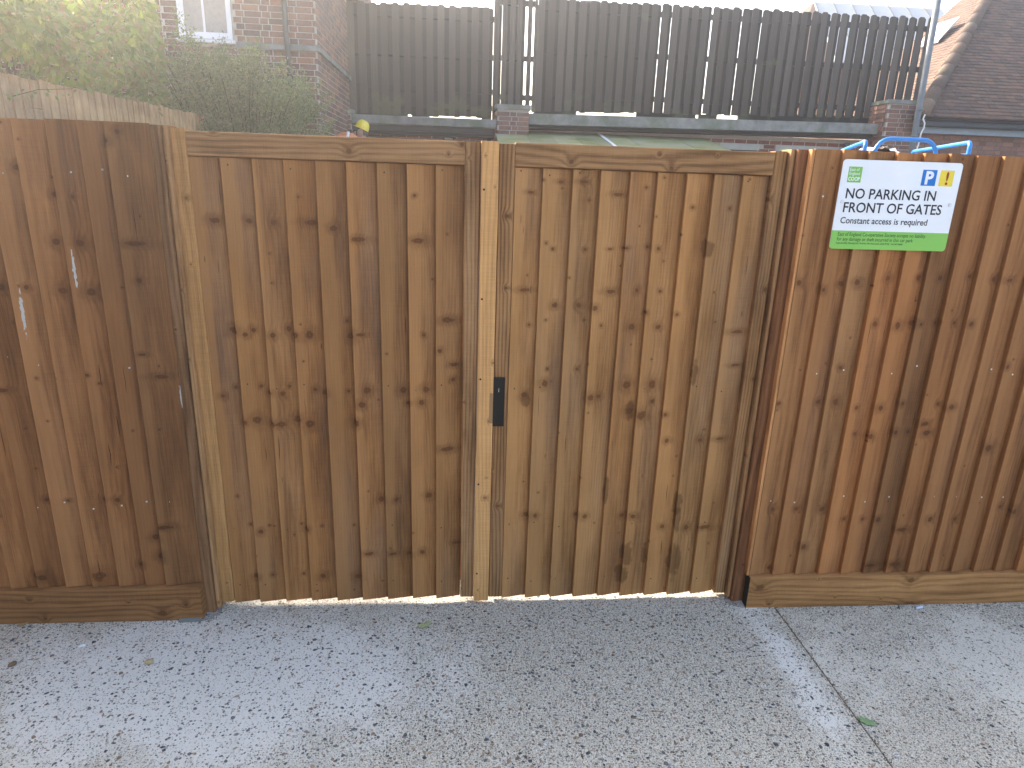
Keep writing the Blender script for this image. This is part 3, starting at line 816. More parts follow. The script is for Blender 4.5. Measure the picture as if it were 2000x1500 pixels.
for side in (0, 1):
    b = MB()
    n = 14
    vs, fs = [], []
    for j in range(9):
        z = WZ0 + .08 + (WZ1 - WZ0 - .1) * j / 8
        wd = .07 + .20 * (j / 8) ** .55
        for i in range(n + 1):
            u = i / n
            x = (WX0 + .08 + wd * u) if side == 0 else (WX1 - .058 - wd * u)
            vs.append((x, HY + .040 + .008 * math.sin(u * 26), z))
    fs = [(j * (n + 1) + i, j * (n + 1) + i + 1, (j + 1) * (n + 1) + i + 1, (j + 1) * (n + 1) + i) for j in range(8) for i in range(n)]
    b.add(vs, fs).build('curtain', net, wn_, True)
def clear_glass():
    t = NT('clear pane')
    o = t.N['Material Output']
    tr = t.n('ShaderNodeBsdfTransparent', {'Color': (.86, .88, .87, 1)})
    gs = t.n('ShaderNodeBsdfGlossy', {'Roughness': .03})
    fr = t.n('ShaderNodeFresnel', {'IOR': 1.12})
    mx = t.n('ShaderNodeMixShader', {0: fr.outputs[0]})
    t.L.new(tr.outputs[0], mx.inputs[1]); t.L.new(gs.outputs[0], mx.inputs[2]); t.L.new(mx.outputs[0], o.inputs[0])
    return t.m
pane_m = clear_glass()
box('pane', pane_m, wn_, WX0 + .077, -3.436, HY + .008, HY + .012, WZ0 + .076, WZ1 - .01)
box('pane', pane_m, wn_, -3.409, WX1 - .057, HY + .008, HY + .012, WZ0 + .076, WZ1 - .01)
dp = MB().tube([(-2.375, HY - .06, 4.45), (-2.375, HY - .06, 3.42), (-2.36, HY - .10, 3.33), (-2.355, HY - .10, 3.24), (-2.36, HY - .06, 3.14), (-2.36, HY - .06, .72)], .036, 10).build('drainpipe', plain('pipe paint', (.06, .062, .06), .5), HS, True)
for z in (4.2, 2.9, 1.6): MB().box(-2.425, -2.31, HY - .075, HY - .008, z, z + .035).build('pipe_bracket', dark_pvc, dp)
tile_dull = plain('old roof tile', (.11, .07, .055), .85, .3, 20, .004)
MB().prism([(7.2, 4.48), (13.3, 4.48), (10.25, 5.7)], 'x', -9.2, -1.8).build('roof', tile_dull, HS)

# ---- pale close board fence running back on the left -------------------------------
BFx = lambda y: -3.43 + .43 * min(max((y - 1.6) / 5.6, 0), 1) ** .7
bf_m = wood('weathered board', (.40, .295, .17), 'z', seed=seed(), freq=300, band=.5, grey=.35)
BFn = thing('boundary_fence', 'weathered pale board fence running back below the shrubs', 'fence', (0, 0, 0))
y = 1.3
i = 0
while y < 7.25:
    yb = y + .1
    x0, x1 = BFx(y), BFx(yb)
    bz = gz(0, y)
    zt = 2.305 + rng.uniform(-.008, .008)
    MB().prism([(x0 + .020, y), (x1 + .006, yb + .02), (x1 - .002, yb + .02), (x0 + .006, y)], 'z', bz, zt).build('board', bf_m, BFn)
    y = yb
    i += 1
for y in (1.3, 3.2, 5.1, 7.0):
    box('post', bf_m, BFn, BFx(y) - .11, BFx(y) - .01, y, y + .1, gz(0, y) - .2, 2.22)
for z in (.9, 1.5, 2.05):
    MB().tube([(BFx(v) - .03, v, z) for v in (1.3, 2.5, 4, 5.5, 7.2)], .03, 4).build('rail', bf_m, BFn)

# ---- flat roofed building --------------------------------------------------------------
FB = thing('flat_roof_building', 'low flat roofed brick building with mossy concrete coping below the slatted fence', 'building', (0, 0, 0))
soffit = plain('tarred soffit', (.028, .03, .032), .8, .2, 6)
wl_ = box('wall', mortar, FB, -2.15, .56, 10.3, 10.6, .5, 2.52)
lay(wl_, courses(-1.93, .54, 2.21, 2.50, False), 10.3, red_brick)
wr_ = box('wall', mortar, FB, .56, 8.3, 10.3, 10.6, .5, 2.62)
lint = lambda x, z: 2.37 < z < 2.49 and (4.72 < x < 5.48 or 5.79 < x < 7.02)
lay(wr_, courses(4.1, 7.5, 2.18, 2.62, False, lint), 10.3, red_brick)
bricks_stuff('brickwork', wl_, courses(-2.15, .54, .6, 2.20, False), 10.3, red_s)
bricks_stuff('brickwork', wr_, courses(.58, 7.5, .6, 2.17, False, lambda x, z: z > 1.48 and (4.74 < x < 5.46 or 5.81 < x < 7.0)) + courses(.58, 4.08, 2.18, 2.6, False), 10.3, red_s)
lintel_m = plain('pale cast lintel', (.42, .42, .39), .8, .12, 8, .001)
box('lintel', lintel_m, FB, 4.72, 5.48, 10.285, 10.4, 2.372, 2.485)
box('lintel', lintel_m, FB, 5.79, 7.02, 10.285, 10.4, 2.372, 2.485)
box('window_band', plain('dark glass', (.02, .022, .025), .15), FB, 4.76, 5.44, 10.29, 10.4, 1.5, 2.37)
box('window_band', plain('dark glass', (.02, .022, .025), .15), FB, 5.83, 6.98, 10.29, 10.4, 1.5, 2.37)
cpl = MB().cbox(-1.925, .545, 9.9, 10.3, 2.548, 2.690, 'x', .012).build('coping', concrete_old, FB)
box('gutter', dark_pvc, FB, -1.925, .545, 10.0, 10.22, 2.455, 2.545)
MB().box(-1.925, .545, 10.06, 10.30, 2.40, 2.454).build('soffit', soffit, FB)
cpr = MB().prism([(9.9, 2.637), (10.35, 2.637), (10.35, 2.826), (9.9, 2.815)], 'x', 1.115, 7.80, [(9.9, 2.715), (10.35, 2.715), (10.35, 2.90), (9.9, 2.89)]).build('coping', concrete_old, FB)
MB().prism([(10.05, 2.575), (10.296, 2.575), (10.296, 2.634), (10.05, 2.634)], 'x', 1.115, 7.50, [(10.05, 2.64), (10.296, 2.64), (10.296, 2.709), (10.05, 2.709)]).build('soffit', soffit, FB)
box('roof_deck', plain('roof felt', (.10, .10, .10), .9, .2, 4), FB, -2.1, 8.2, 10.62, 16.0, 2.45, 2.60)
box('downpipe', dark_pvc, FB, .40, .47, 10.21, 10.28, .5, 2.40)
box('downpipe', plain('blue grey pipe', (.10, .13, .17), .5), FB, 7.10, 7.17, 10.20, 10.27, .5, 2.56)
lm = box('bulkhead_lamp', dark_pvc, FB, -.375, -.185, 10.19, 10.29, 2.345, 2.43)
box('lamp_glass', plain('lamp glass', (.5, .5, .46), .3), lm, -.355, -.205, 10.18, 10.1895, 2.350, 2.375)

def pier(label, x0, x1, y0, y1, ztop, zcap, cap=.03):
    r = thing('brick_pier', label, 'pier', (0, 0, 0), group='brick piers of the flat roofed building')
    core = box('core', mortar, r, x0 + .004, x1 - .004, y0 + .004, y1, .5, ztop)
    z0 = 2.0
    lay(core, courses(x0, x1, z0, ztop + .004, True), y0 + .004, pier_brick, .006)
    bricks_stuff('return_brickwork', core, courses(y0 + .03, y1, z0, ztop, True), x0, stuff_m, True, .0)
    bricks_stuff('return_brickwork', core, courses(y0 + .03, y1, z0, ztop, True), x1 + .0, stuff_m, True, .003)
    MB().cbox(x0 - cap, x1 + cap, y0 - cap, y1 + cap, ztop + .001, zcap, 'z', .012).build('cap', concrete_old, r)
    return r
stuff_m = stuff_brick_mat('pier brick far', PB)
pier('brick pier with a concrete cap in the middle of the flat roof edge', .557, 1.108, 9.88, 10.25, 2.862, 2.94)
pier('tall brick pier behind the grey pole on the right', 7.52, 8.27, 9.75, 10.25, 3.215, 3.28)
pier('narrow brick pier against the corner of the brown brick house', -2.17, -1.935, 9.95, 10.28, 2.695, 2.765, .035)

# ---- lean-to ----------------------------------------------------------------------------
LT = thing('lean_to', 'lean to roof of green algae stained sheets under the slatted fence', 'lean-to', (0, 0, 0))
def algae():
    t = NT('algae stained sheet')
    p = t.pos()
    c = t.ramp(t.noise(p, 2.2, 5, .6), [(.30, (.30, .29, .22)), (.5, (.26, .265, .13)), (.7, (.17, .19, .06))])
    k = t.lin(t.rnd(), 0, 1, .82, 1.15)
    c = t.vm('MULTIPLY', c, t.xyz(k, k, k))
    return t.out(c, .6, t.noise(p, 40, 3), .002)
al = algae()
lx = [.54, 1.08, 1.50, 1.93, 2.43, 2.90, 3.37, 3.83, 4.40]
for i in range(len(lx) - 1):
    d = .006 * (i % 2)
    MB().prism([(10.3, 2.545 + d), (7.4, 1.985 + d), (7.4, 1.960 + d), (10.3, 2.52 + d)], 'x', lx[i] - .01, lx[i + 1] + .012).build('roof_sheet', al, LT)
MB().prism([(10.25, 2.56), (7.4, 2.005), (7.4, 1.995), (10.25, 2.55)], 'x', 2.40, 2.455).build('cover_strip', plain('white cover strip', (.72, .73, .73), .5), LT)
for x in (.6, 4.3): box('support_post', back, LT, x, x + .08, 7.5, 7.58, gz(0, 7.5) - .1, 1.962)
box('side_wall', mortar, LT, .56, .66, 7.6, 10.28, gz(0, 9) - .4, 1.95)

# ---- dark slatted fence on the flat roof ------------------------------------------------------
def pale_mat(name, c):
    t = NT(name)
    p = t.pos()
    X, Y, Z = t.sep(p)
    n = t.noise(t.xyz(t.mul(X, 60.0), 0.0, t.mul(Z, 2.0)), 1, 4, .6)
    k = t.mul(t.lin(t.rnd(), 0, 1, .72, 1.30), t.lin(n, .25, .75, .75, 1.25))
    col = t.vm('MULTIPLY', c, t.xyz(k, k, k))
    col = t.mix(t.smooth(t.addm(t.noise(p, 3, 4), t.lin(Z, 2.8, 3.3, .10, -.12)), .52, .66, 0, .6), col, (.085, .095, .045))
    return t.out(col, .85, n, .002)
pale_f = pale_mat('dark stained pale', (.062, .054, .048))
pale_b = pale_mat('darker back pale', (.020, .019, .018))  # back pales, rails and posts take a darker tone than the front
def roof_fence(label, x0, x1, zb, zt, first=0.0, rails=(), skip=(), period=.186):
    r = thing('slatted_fence', label, 'fence', (0, 0, 0), group='dark slatted fence panels on the flat roof')
    n = int(round((x1 - x0) / period))
    per = (x1 - x0) / n
    for i in range(n):
        u = i / max(n - 1, 1)
        b0, t0 = zb[0] + (zb[1] - zb[0]) * u, zt[0] + (zt[1] - zt[0]) * u
        a = x0 + i * per + rng.uniform(-.006, .006)
        w = per * (.69 - .085 * u) + rng.uniform(-.008, .006)
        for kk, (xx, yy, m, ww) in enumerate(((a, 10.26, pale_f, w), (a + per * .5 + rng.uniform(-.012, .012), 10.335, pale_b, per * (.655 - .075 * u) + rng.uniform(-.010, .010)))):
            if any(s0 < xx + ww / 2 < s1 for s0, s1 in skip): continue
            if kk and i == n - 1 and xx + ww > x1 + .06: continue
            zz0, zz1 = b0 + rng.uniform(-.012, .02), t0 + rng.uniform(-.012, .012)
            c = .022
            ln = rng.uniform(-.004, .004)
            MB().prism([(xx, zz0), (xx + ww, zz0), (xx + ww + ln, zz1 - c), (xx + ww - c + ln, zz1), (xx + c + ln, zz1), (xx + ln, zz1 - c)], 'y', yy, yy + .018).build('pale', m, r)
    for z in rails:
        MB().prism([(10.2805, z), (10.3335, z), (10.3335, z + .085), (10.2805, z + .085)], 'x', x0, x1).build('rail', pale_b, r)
    k = max(1, int((x1 - x0) / 1.9))
    for i in range(k + 1):
        px = min(x0 + (x1 - x0) * i / k, x1 - .08)
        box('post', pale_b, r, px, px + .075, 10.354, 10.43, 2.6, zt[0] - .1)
    return r
def sole(parent, segs, m):
    for a, b2, z0, z1, z2, z3 in segs:
        MB().prism([(10.29, z0), (10.33, z0), (10.33, z1), (10.29, z1)], 'x', a, b2, [(10.29, z2), (10.33, z2), (10.33, z3), (10.29, z3)]).build('sole_board', m, parent)
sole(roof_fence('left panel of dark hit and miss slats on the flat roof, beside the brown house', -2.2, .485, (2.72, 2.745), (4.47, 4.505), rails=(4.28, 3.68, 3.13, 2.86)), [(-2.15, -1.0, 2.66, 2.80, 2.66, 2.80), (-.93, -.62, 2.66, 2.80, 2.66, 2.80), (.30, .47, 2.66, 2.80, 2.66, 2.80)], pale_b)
mp = roof_fence('short taller panel of dark slats above the middle brick pier', .49, 1.03, (2.86, 2.86), (4.82, 4.82), rails=(4.55, 3.69, 3.06), period=.135)
for a_, b_ in ((1.068, 1.145), (1.182, 1.232)): box('pale', pale_f, mp, a_, b_, 10.26, 10.278, 2.87, 4.82)
for z in (4.55, 3.69, 3.06): box('rail', pale_b, mp, 1.0302, 1.2318, 10.2805, 10.3335, z, z + .085)
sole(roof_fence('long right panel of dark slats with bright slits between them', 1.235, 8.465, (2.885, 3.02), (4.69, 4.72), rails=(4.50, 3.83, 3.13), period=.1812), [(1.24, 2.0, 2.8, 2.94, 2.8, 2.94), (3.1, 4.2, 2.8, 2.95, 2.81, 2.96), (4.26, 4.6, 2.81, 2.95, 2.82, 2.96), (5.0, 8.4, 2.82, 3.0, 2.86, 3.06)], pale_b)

# ---- tiled house on the right --------------------------------------------------------------------
TH = thing('tiled_house', 'house with a brown plain tiled hipped roof on the right', 'house', (0, 0, 0))
ex, ey, ez, sl = 7.98, 9.5, 3.0, .913
deck = plain('roof boarding', (.05, .04, .035), .9)
top = 3.6
b = MB()
b.add([(ex, ey, ez - .05), (ex + top, ey + top, ez + sl * top - .05), (15.5, ey + top, ez + sl * top - .05), (15.5, ey, ez - .05), (ex, 13.55, ez - .05), (ex + top, 13.55, ez + sl * top - .05)],
      [(0, 3, 2, 1), (0, 1, 5, 4)])
b.build('roof_deck', deck, TH)
def tile_mat():
    t = NT('plain clay tile')
    p = t.pos()
    isl = t.n('ShaderNodeNewGeometry').outputs['Random Per Island']
    c = t.ramp(isl, [(0, (.080, .048, .036)), (.2, (.104, .060, .043)), (.4, (.066, .043, .034)), (.6, (.120, .068, .047)), (.8, (.088, .058, .044))], 'CONSTANT')
    c = t.mix(t.smooth(t.noise(p, 18, 5, .7), .55, .72, 0, .5), c, (.20, .19, .15))
    return t.out(c, .8, t.noise(p, 120, 3), .002)
tm = tile_mat()
def tiles(front):
    b = MB()
    L = math.hypot(1, sl)
    gauge, tw = .098, .165
    rows = int(top * L / gauge)
    rr = random.Random(3)
    for j in range(rows):
        s0 = j * gauge / L            # run along plan
        s1 = s0 + gauge * 1.35 / L
        lo = s0
        hi = (15.4 - ex) if front else 4.05
        n = int((hi - lo) / tw) + 1
        for i in range(n):
            u0 = lo + (i + (.5 if j % 2 else 0)) * tw - .04
            u1 = min(u0 + tw - .006, hi)
            if u1 - u0 < .03 or u0 < lo - .06: continue
            dz = rr.uniform(-.004, .005)
            za, zb_ = ez + sl * s0 + .018 + dz, ez + sl * s1 - .004
            if front: q = [(ex + u0, ey + s0), (ex + u1, ey + s0), (ex + u1, ey + s1), (ex + u0, ey + s1)]
            else: q = [(ex + s0, ey + u1), (ex + s0, ey + u0), (ex + s1, ey + u0), (ex + s1, ey + u1)]
            zs = [za, za, zb_, zb_]
            b.add([(x, y_, z) for (x, y_), z in zip(q, zs)] + [(x, y_, z - .022) for (x, y_), z in zip(q, zs)],
                  [(0, 1, 2, 3), (0, 4, 5, 1), (1, 5, 6, 2), (3, 7, 4, 0)])
    return b.build('front_tiles' if front else 'side_tiles', tm, TH, kind='stuff')
tiles(True)
tiles(False)
hipm = brick_mat('hip tile', [(.13, .085, .062), (.16, .11, .08), (.105, .075, .06)], .4, .5)
for i in range(12):
    t0, t1 = .02 + i * .26, .02 + i * .26 + .285
    dirv = Vector((1, 1, sl))
    b = MB()
    vs, fs = [], []
    sidev = Vector((1, -1, 0)).normalized()
    nrm = sidev.cross(dirv.normalized())
    if nrm.z < 0: nrm = -nrm
    for q, (tt, r) in enumerate(((t0, .125), (t1, .112))):
        c = Vector((ex, ey, ez - .005)) + dirv * tt
        for k in range(9):
            a = math.pi * k / 8
            vs.append(c + sidev * math.cos(a) * r + nrm * math.sin(a) * r * .85)
    fs = [(k, k + 1, 9 + k + 1, 9 + k) for k in range(8)] + [tuple(range(8, -1, -1))]
    b.add(vs, fs).build('hip_tile', hipm, TH, True)
box('fascia', slate_blue, TH, ex + .02, 15.4, ey + .10, ey + .125, 2.735, 2.91)
g = MB()
g.prism([(ey - .01, 2.925), (ey + .09, 2.925), (ey + .09, 2.86), (ey + .065, 2.832), (ey + .015, 2.832), (ey - .01, 2.86)], 'x', ex - .05, 15.4)
g.build('gutter', dark_pvc, TH)
box('wall', stuff_m, TH, ex + .15, 15.3, ey + .28, 13.5, .5, 3.18)
bricks_stuff('brickwork', TH, courses(ex + .15, 12.5, 1.6, 2.74, True), ey + .28, stuff_m)
rw = MB().add([(9.76, 12.05, 4.70), (9.76, 12.75, 4.70), (10.12, 12.75, 5.15), (10.12, 12.05, 5.15), (9.76, 12.05, 4.74), (9.76, 12.75, 4.74), (10.12, 12.75, 5.19), (10.12, 12.05, 5.19)],
              [(0, 1, 2, 3), (4, 7, 6, 5), (0, 4, 5, 1), (1, 5, 6, 2), (2, 6, 7, 3), (3, 7, 4, 0)]).build('roof_window', plain('rooflight', (.45, .47, .48), .3), TH)

# ---- white sheeted roof far right ------------------------------------------------------------------
WR = thing('metal_roof_building', 'building with a white standing seam roof behind the slatted fence', 'building', (0, 0, 0))
wr_m = plain('white sheet roof', (.30, .32, .33), .5, .05, 3)
def wz(y): return 4.55 + .62 * (y - 13.8)
for i in range(7):
    a = 8.62 + i * .52
    sh = .25
    MB().add([(a, 13.8, wz(13.8)), (a + .515, 13.8, wz(13.8)), (a + .515 + 3.2 * sh, 17, wz(17)), (a + 3.2 * sh, 17, wz(17)),
              (a, 13.8, wz(13.8) - .03), (a + .515, 13.8, wz(13.8) - .03), (a + .515 + 3.2 * sh, 17, wz(17) - .03), (a + 3.2 * sh, 17, wz(17) - .03)],
             [(0, 1, 2, 3), (7, 6, 5, 4), (0, 4, 5, 1), (1, 5, 6, 2), (2, 6, 7, 3), (3, 7, 4, 0)]).build('roof_sheet', wr_m, WR)
    MB().tube([(a, 13.8, wz(13.8) + .012), (a + 3.2 * sh, 17, wz(17) + .012)], .016, 4).build('seam', plain('seam grey', (.10, .11, .115), .5), WR)
MB().add([(7.4, 13.9, wz(13.8) - .25), (8.6, 13.9, wz(13.8) - .02), (9.4, 17, wz(17) - .02), (8.9, 17, wz(17) - .4), (7.4, 13.9, 4.0), (8.6, 13.9, 4.0), (9.4, 17, 4.0), (8.9, 17, 4.0)],
         [(0, 1, 2, 3), (0, 4, 5, 1), (1, 5, 6, 2), (2, 6, 7, 3), (3, 7, 4, 0)]).build('verge_roof', tile_dull, WR)
box('wall', stuff_m, WR, 8.7, 12.4, 14.0, 16.9, .5, 4.5)

# ---- pole with its cable -----------------------------------------------------------------------------
pole_m = plain('grey pole', (.13, .15, .165), .5, .15, 8)
PO = thing('vent_pole', 'tall slim grey pole in front of the right brick pier', 'pole', (0, 0, 0))
MB().tube([(7.85, 9.3, .6), (7.79, 9.3, 2.9), (7.73, 9.3, 5.3)], .050, 12).build('pole', pole_m, PO, True)
for z in (2.62, 3.05): MB().tube([(7.80, 9.3, z), (7.80, 9.3, z + .05)], .062, 12).build('collar', pole_m, PO, True)
cab = MB().tube([(7.86, 9.22, 3.0), (7.84, 9.22, 2.93), (7.88, 9.21, 2.86), (7.88, 9.21, 2.78), (7.85, 9.21, 2.70), (7.84, 9.21, 2.5), (7.80, 9.21, 2.2), (7.82, 9.21, .75)], .013, 6).build('cable', plain('white cable', (.62, .62, .60), .5), None, True)
tag(cab, 'thin white cable hanging down beside the grey pole', 'cable')
# ================================================================ plants
def leaf_mat(name, cols, trans=.35, rough=.5):
    t = NT(name)
    isl = t.n('ShaderNodeNewGeometry').outputs['Random Per Island']
    c = t.ramp(isl, [(i / (len(cols) - 1), q) for i, q in enumerate(cols)])
    t.out(c, rough, spec=.3)
    o = t.N['Material Output']
    tr = t.n('ShaderNodeBsdfTranslucent', {'Color': t.vm('MULTIPLY', c, (1.5, 1.5, .9))})
    mx = t.n('ShaderNodeMixShader', {0: trans})
    t.L.new(t.b.outputs[0], mx.inputs[1])
    t.L.new(tr.outputs[0], mx.inputs[2])
    t.L.new(mx.outputs[0], o.inputs[0])
    return t.m

def leaves(name, m, parent, pts, size, rs, droop=0.3, asp=.5, dirs=None):
    """one folded leaf (4 triangles) at each point"""
    n = len(pts)
    P = np.asarray(pts)
    s = size * rs.uniform(.6, 1.25, n)
    d = rs.normal(size=(n, 3)) if dirs is None else dirs + rs.normal(size=(n, 3)) * .5
    d[:, 2] -= droop
    d /= np.linalg.norm(d, axis=1)[:, None]
    u = np.cross(d, rs.normal(size=(n, 3)))
    u /= np.linalg.norm(u, axis=1)[:, None] + 1e-9
    w = np.cross(d, u)
    a = P
    tip = P + d * s[:, None]
    midp = P + d * (s * .45)[:, None] - w * (s * .06)[:, None]
    l = midp + u * (s * asp * .5)[:, None] + w * (s * .10)[:, None]
    r = midp - u * (s * asp * .5)[:, None] + w * (s * .10)[:, None]
    V = np.stack([a, l, tip, r, midp], 1).reshape(-1, 3)
    F = (np.arange(n)[:, None, None] * 5 + np.array([[0, 4, 1], [1, 4, 2], [0, 3, 4], [3, 2, 4]])[None]).reshape(-1, 3)
    me = bpy.data.meshes.new(name)
    me.vertices.add(len(V)); me.vertices.foreach_set('co', V.ravel())
    me.loops.add(F.size); me.loops.foreach_set('vertex_index', F.ravel().astype(np.int32))
    me.polygons.add(len(F)); me.polygons.foreach_set('loop_start', np.arange(0, F.size, 3, dtype=np.int32))
    me.update(calc_edges=True)
    me.validate()
    me.materials.append(m)
    return link(name, me, parent)

bark = plain('bark', (.10, .075, .055), .9, .3, 30, .004)

# big leafy hedge over the boundary fence
BU = thing('hedge_bush', 'large leafy bush with reddish leaves overhanging the pale fence', 'bush', (-4.3, 4.9, gz(0, 4.9)))
rs = np.random.default_rng(21)
blobs = []
for k in range(46):
    yy = rs.uniform(2.2, 7.0)
    xx = rs.uniform(-6.4, -3.35 + .04 * (yy - 3))
    zz = rs.uniform(1.6, 4.4) if xx < -4.4 else rs.uniform(2.2, 3.7)
    blobs.append((xx, yy, zz, rs.uniform(.3, .62)))
blobs += [(-3.25, 4.3, 2.75, .33), (-3.2, 4.7, 3.1, .34), (-3.15, 5.0, 3.5, .36), (-3.3, 3.8, 2.55, .26), (-3.2, 5.2, 2.6, .3), (-3.3, 5.1, 3.9, .35), (-3.35, 3.4, 2.75, .3), (-3.4, 3.0, 2.75, .28), (-3.2, 5.6, 2.9, .3), (-3.45, 2.7, 2.9, .3), (-3.7, 3.6, 3.2, .45), (-3.6, 4.4, 3.5, .5), (-3.5, 5.2, 3.4, .5)]
pts, dr = [], []
for bx_, by_, bz_, br in blobs:
    n = int(620 * br / .45)
    v = rs.normal(size=(n, 3))
    v /= np.linalg.norm(v, axis=1)[:, None]
    rad = br * rs.uniform(.35, 1.12, n) ** .6
    pts.append(np.array([bx_, by_, bz_]) + v * rad[:, None] * np.array([1, 1, .9]))
    dr.append(v)
pts, dr = np.concatenate(pts), np.concatenate(dr)
root = np.array(BU.location)
keep = (pts[:, 2] < 3.12 + .22 * (pts[:, 1] - 3.5)) & ~((pts[:, 0] > -3.05) & (pts[:, 2] < 2.35)) & (pts[:, 0] < -2.98 - .36 * (pts[:, 1] - 4.8))
lm1 = leaf_mat('hedge leaf', [(.10, .14, .05), (.14, .19, .06), (.19, .225, .075), (.12, .165, .065), (.17, .17, .075), (.20, .15, .085)])
leaves('crown', lm1, BU, pts[keep] - root, .085, rs, .5, .55, dr[keep])
for k in range(9):
    a = rs.uniform(0, 6.28)
    tip = np.array([rs.uniform(-1.6, .9), rs.uniform(-1.9, 1.6), rs.uniform(2.0, 3.6)])
    MB().tube([(0.1 * math.cos(a), .1 * math.sin(a), -.05), tuple(tip * .45 + np.array([0, 0, .3])), tuple(tip)], .045, 6, .008).build('stem', bark, BU)

# small-leaved shrub in front of the house
SH = thing('leafy_shrub', 'fine leaved grey green shrub in front of the brown brick house', 'shrub', (-2.65, 6.3, gz(0, 6.3)))
root = np.array(SH.location)
rs = np.random.default_rng(8)
tips = []
for k in range(150):
    tx = rs.uniform(-3.75, -1.85)
    u = (tx + 3.75) / 1.9
    top_z = 3.08 - .48 * u + rs.normal() * .10 + (.25 if rs.random() < .12 else 0)
    tips.append((tx, rs.uniform(5.7, 6.9), rs.uniform(1.9, top_z) if rs.random() < .55 else top_z))
tips += [(-1.66, 6.45, 2.33), (-1.68, 6.5, 2.60), (-1.76, 6.4, 2.74), (-1.72, 6.3, 2.22), (-1.80, 6.5, 2.5), (-3.5, 6.4, 3.25), (-3.2, 6.3, 3.2), (-3.05, 6.5, 3.05), (-1.95, 6.4, 2.70), (-2.1, 6.3, 2.62)]
pts, dr = [], []
sb = MB()
for tx, ty, tz in tips:
    tip = np.array([tx, ty, tz])
    base = np.array([-2.65 + (tx + 2.65) * .25, 6.3 + (ty - 6.3) * .3, .9])
    c = np.array([base[0] + (tip[0] - base[0]) * .35, base[1] + (tip[1] - base[1]) * .4, base[2] + (tip[2] - base[2]) * .75 + .15])
    q = np.array([(1 - t) ** 2 * base + 2 * t * (1 - t) * c + t * t * tip for t in np.linspace(0, 1, 9)])
    sb.tube([tuple(v - root) for v in q], .008, 4, .0015, False)
    for t in np.linspace(.40, 1, 60):
        p0 = (1 - t) ** 2 * base + 2 * t * (1 - t) * c + t * t * tip
        sp = .085 * (1.25 - t) + .014
        for r_ in range(6):
            off = rs.normal(size=3) * sp
            pts.append(p0 + off)
            dr.append(off / (np.linalg.norm(off) + 1e-6) + (tip - c) * .5)
sb.build('stem', bark, SH, kind='stuff')
lm2 = leaf_mat('shrub leaf', [(.10, .13, .06), (.14, .18, .08), (.20, .235, .11), (.12, .15, .075), (.25, .26, .14)])
leaves('foliage', lm2, SH, np.array(pts) - root, .036, rs, .1, .55, np.array(dr))

# twig poking over the boundary fence
TW = thing('bramble_sprig', 'small leafy sprig hanging over the pale fence top', 'sprig', (-3.26, 2.85, 2.15))
MB().tube([(-.10, 0, -.10), (0, 0, .0), (.14, .12, .07), (.30, .28, .10)], .004, 5, .0015).build('stem', bark, TW)
rs = np.random.default_rng(3)
pp = np.array([(t * .30, t * .28, .08 * t) for t in np.linspace(-.2, 1, 26)]) + rs.normal(size=(26, 3)) * .018
leaves('leaf_spray', lm2, TW, pp, .05, rs, .2, .5)

# ================================================================ stock trolleys
tb = plain('trolley blue paint', (.015, .19, .58), .38, .12, 14, spec=.5)
rubber = plain('grey castor rubber', (.04, .04, .042), .6)
def arc_path(p0, p1, z0, z1, rad, n=6):
    """an upturned U from p0 to p1 (plan points), legs from z0 up to z1, corners of radius rad"""
    a, b2 = Vector((*p0, 0)), Vector((*p1, 0))
    d = (b2 - a).normalized()
    P = [a + Vector((0, 0, z0)), a + Vector((0, 0, z1 - rad))]
    for k in range(1, n + 1):
        t = math.pi / 2 * k / n
        P.append(a + d * (rad - rad * math.cos(t)) + Vector((0, 0, z1 - rad + rad * math.sin(t))))
    for k in range(n + 1):
        t = math.pi / 2 * k / n
        P.append(b2 - d * (rad - rad * math.sin(t)) + Vector((0, 0, z1 - rad + rad * math.cos(t))))
    P.append(b2 + Vector((0, 0, z0)))
    return P
def trolley(label, p0, p1, z1, rad, r=.014, double=True, back=(.3, 1.1)):
    """tall U shaped end frame p0-p1, platform reaching back from it, castors"""
    a, b2 = Vector((*p0, 0)), Vector((*p1, 0))
    g0 = gz(a.x, a.y)
    t = thing('stock_trolley', label, 'trolley', (a.x, a.y, g0), group='blue stock trolleys behind the right fence')
    d = (b2 - a)
    nrm = Vector((-d.y, d.x, 0)).normalized()
    if nrm.y < 0: nrm = -nrm
    L = lambda v: Vector(v) - Vector((a.x, a.y, g0))
    MB().tube([L(v) for v in arc_path(p0, p1, .22 + g0, z1, rad)], r, 10).build('end_frame', tb, t, True)
    if double:
        dd = d.normalized() * .03
        MB().tube([L(v) for v in (a + dd + Vector((0, 0, z1 - .075)), b2 - dd + Vector((0, 0, z1 - .075)))], r * .8, 8).build('cross_bar', tb, t, True)
    for z in (.75, 1.25):
        MB().tube([L(v) for v in (a + Vector((0, 0, z)), b2 + Vector((0, 0, z)))], r * .8, 8).build('cross_bar', tb, t, True)
    e0, e1 = a + nrm * .62, b2 + nrm * .62
    MB().tube([L(v) for v in arc_path((e0.x, e0.y), (e1.x, e1.y), .22 + g0, g0 + .9, rad)], r, 10).build('end_frame', tb, t, True)
    pl = MB()
    q = [a, b2, e1, e0]
    pl.add([L((v.x, v.y, g0 + .20)) for v in q] + [L((v.x, v.y, g0 + .235)) for v in q], [(3, 2, 1, 0), (4, 5, 6, 7), (0, 1, 5, 4), (1, 2, 6, 5), (2, 3, 7, 6), (3, 0, 4, 7)])
    pl.build('platform', tb, t)
    for v in q:
        w = L((v.x, v.y, g0 + .075))
        MB().tube([w + d.normalized() * -.015, w + d.normalized() * .015], .07, 14).build('castor', rubber, t)
        MB().tube([w, w + Vector((0, 0, .13))], .012, 6).build('castor_fork', steel, t)
    return t
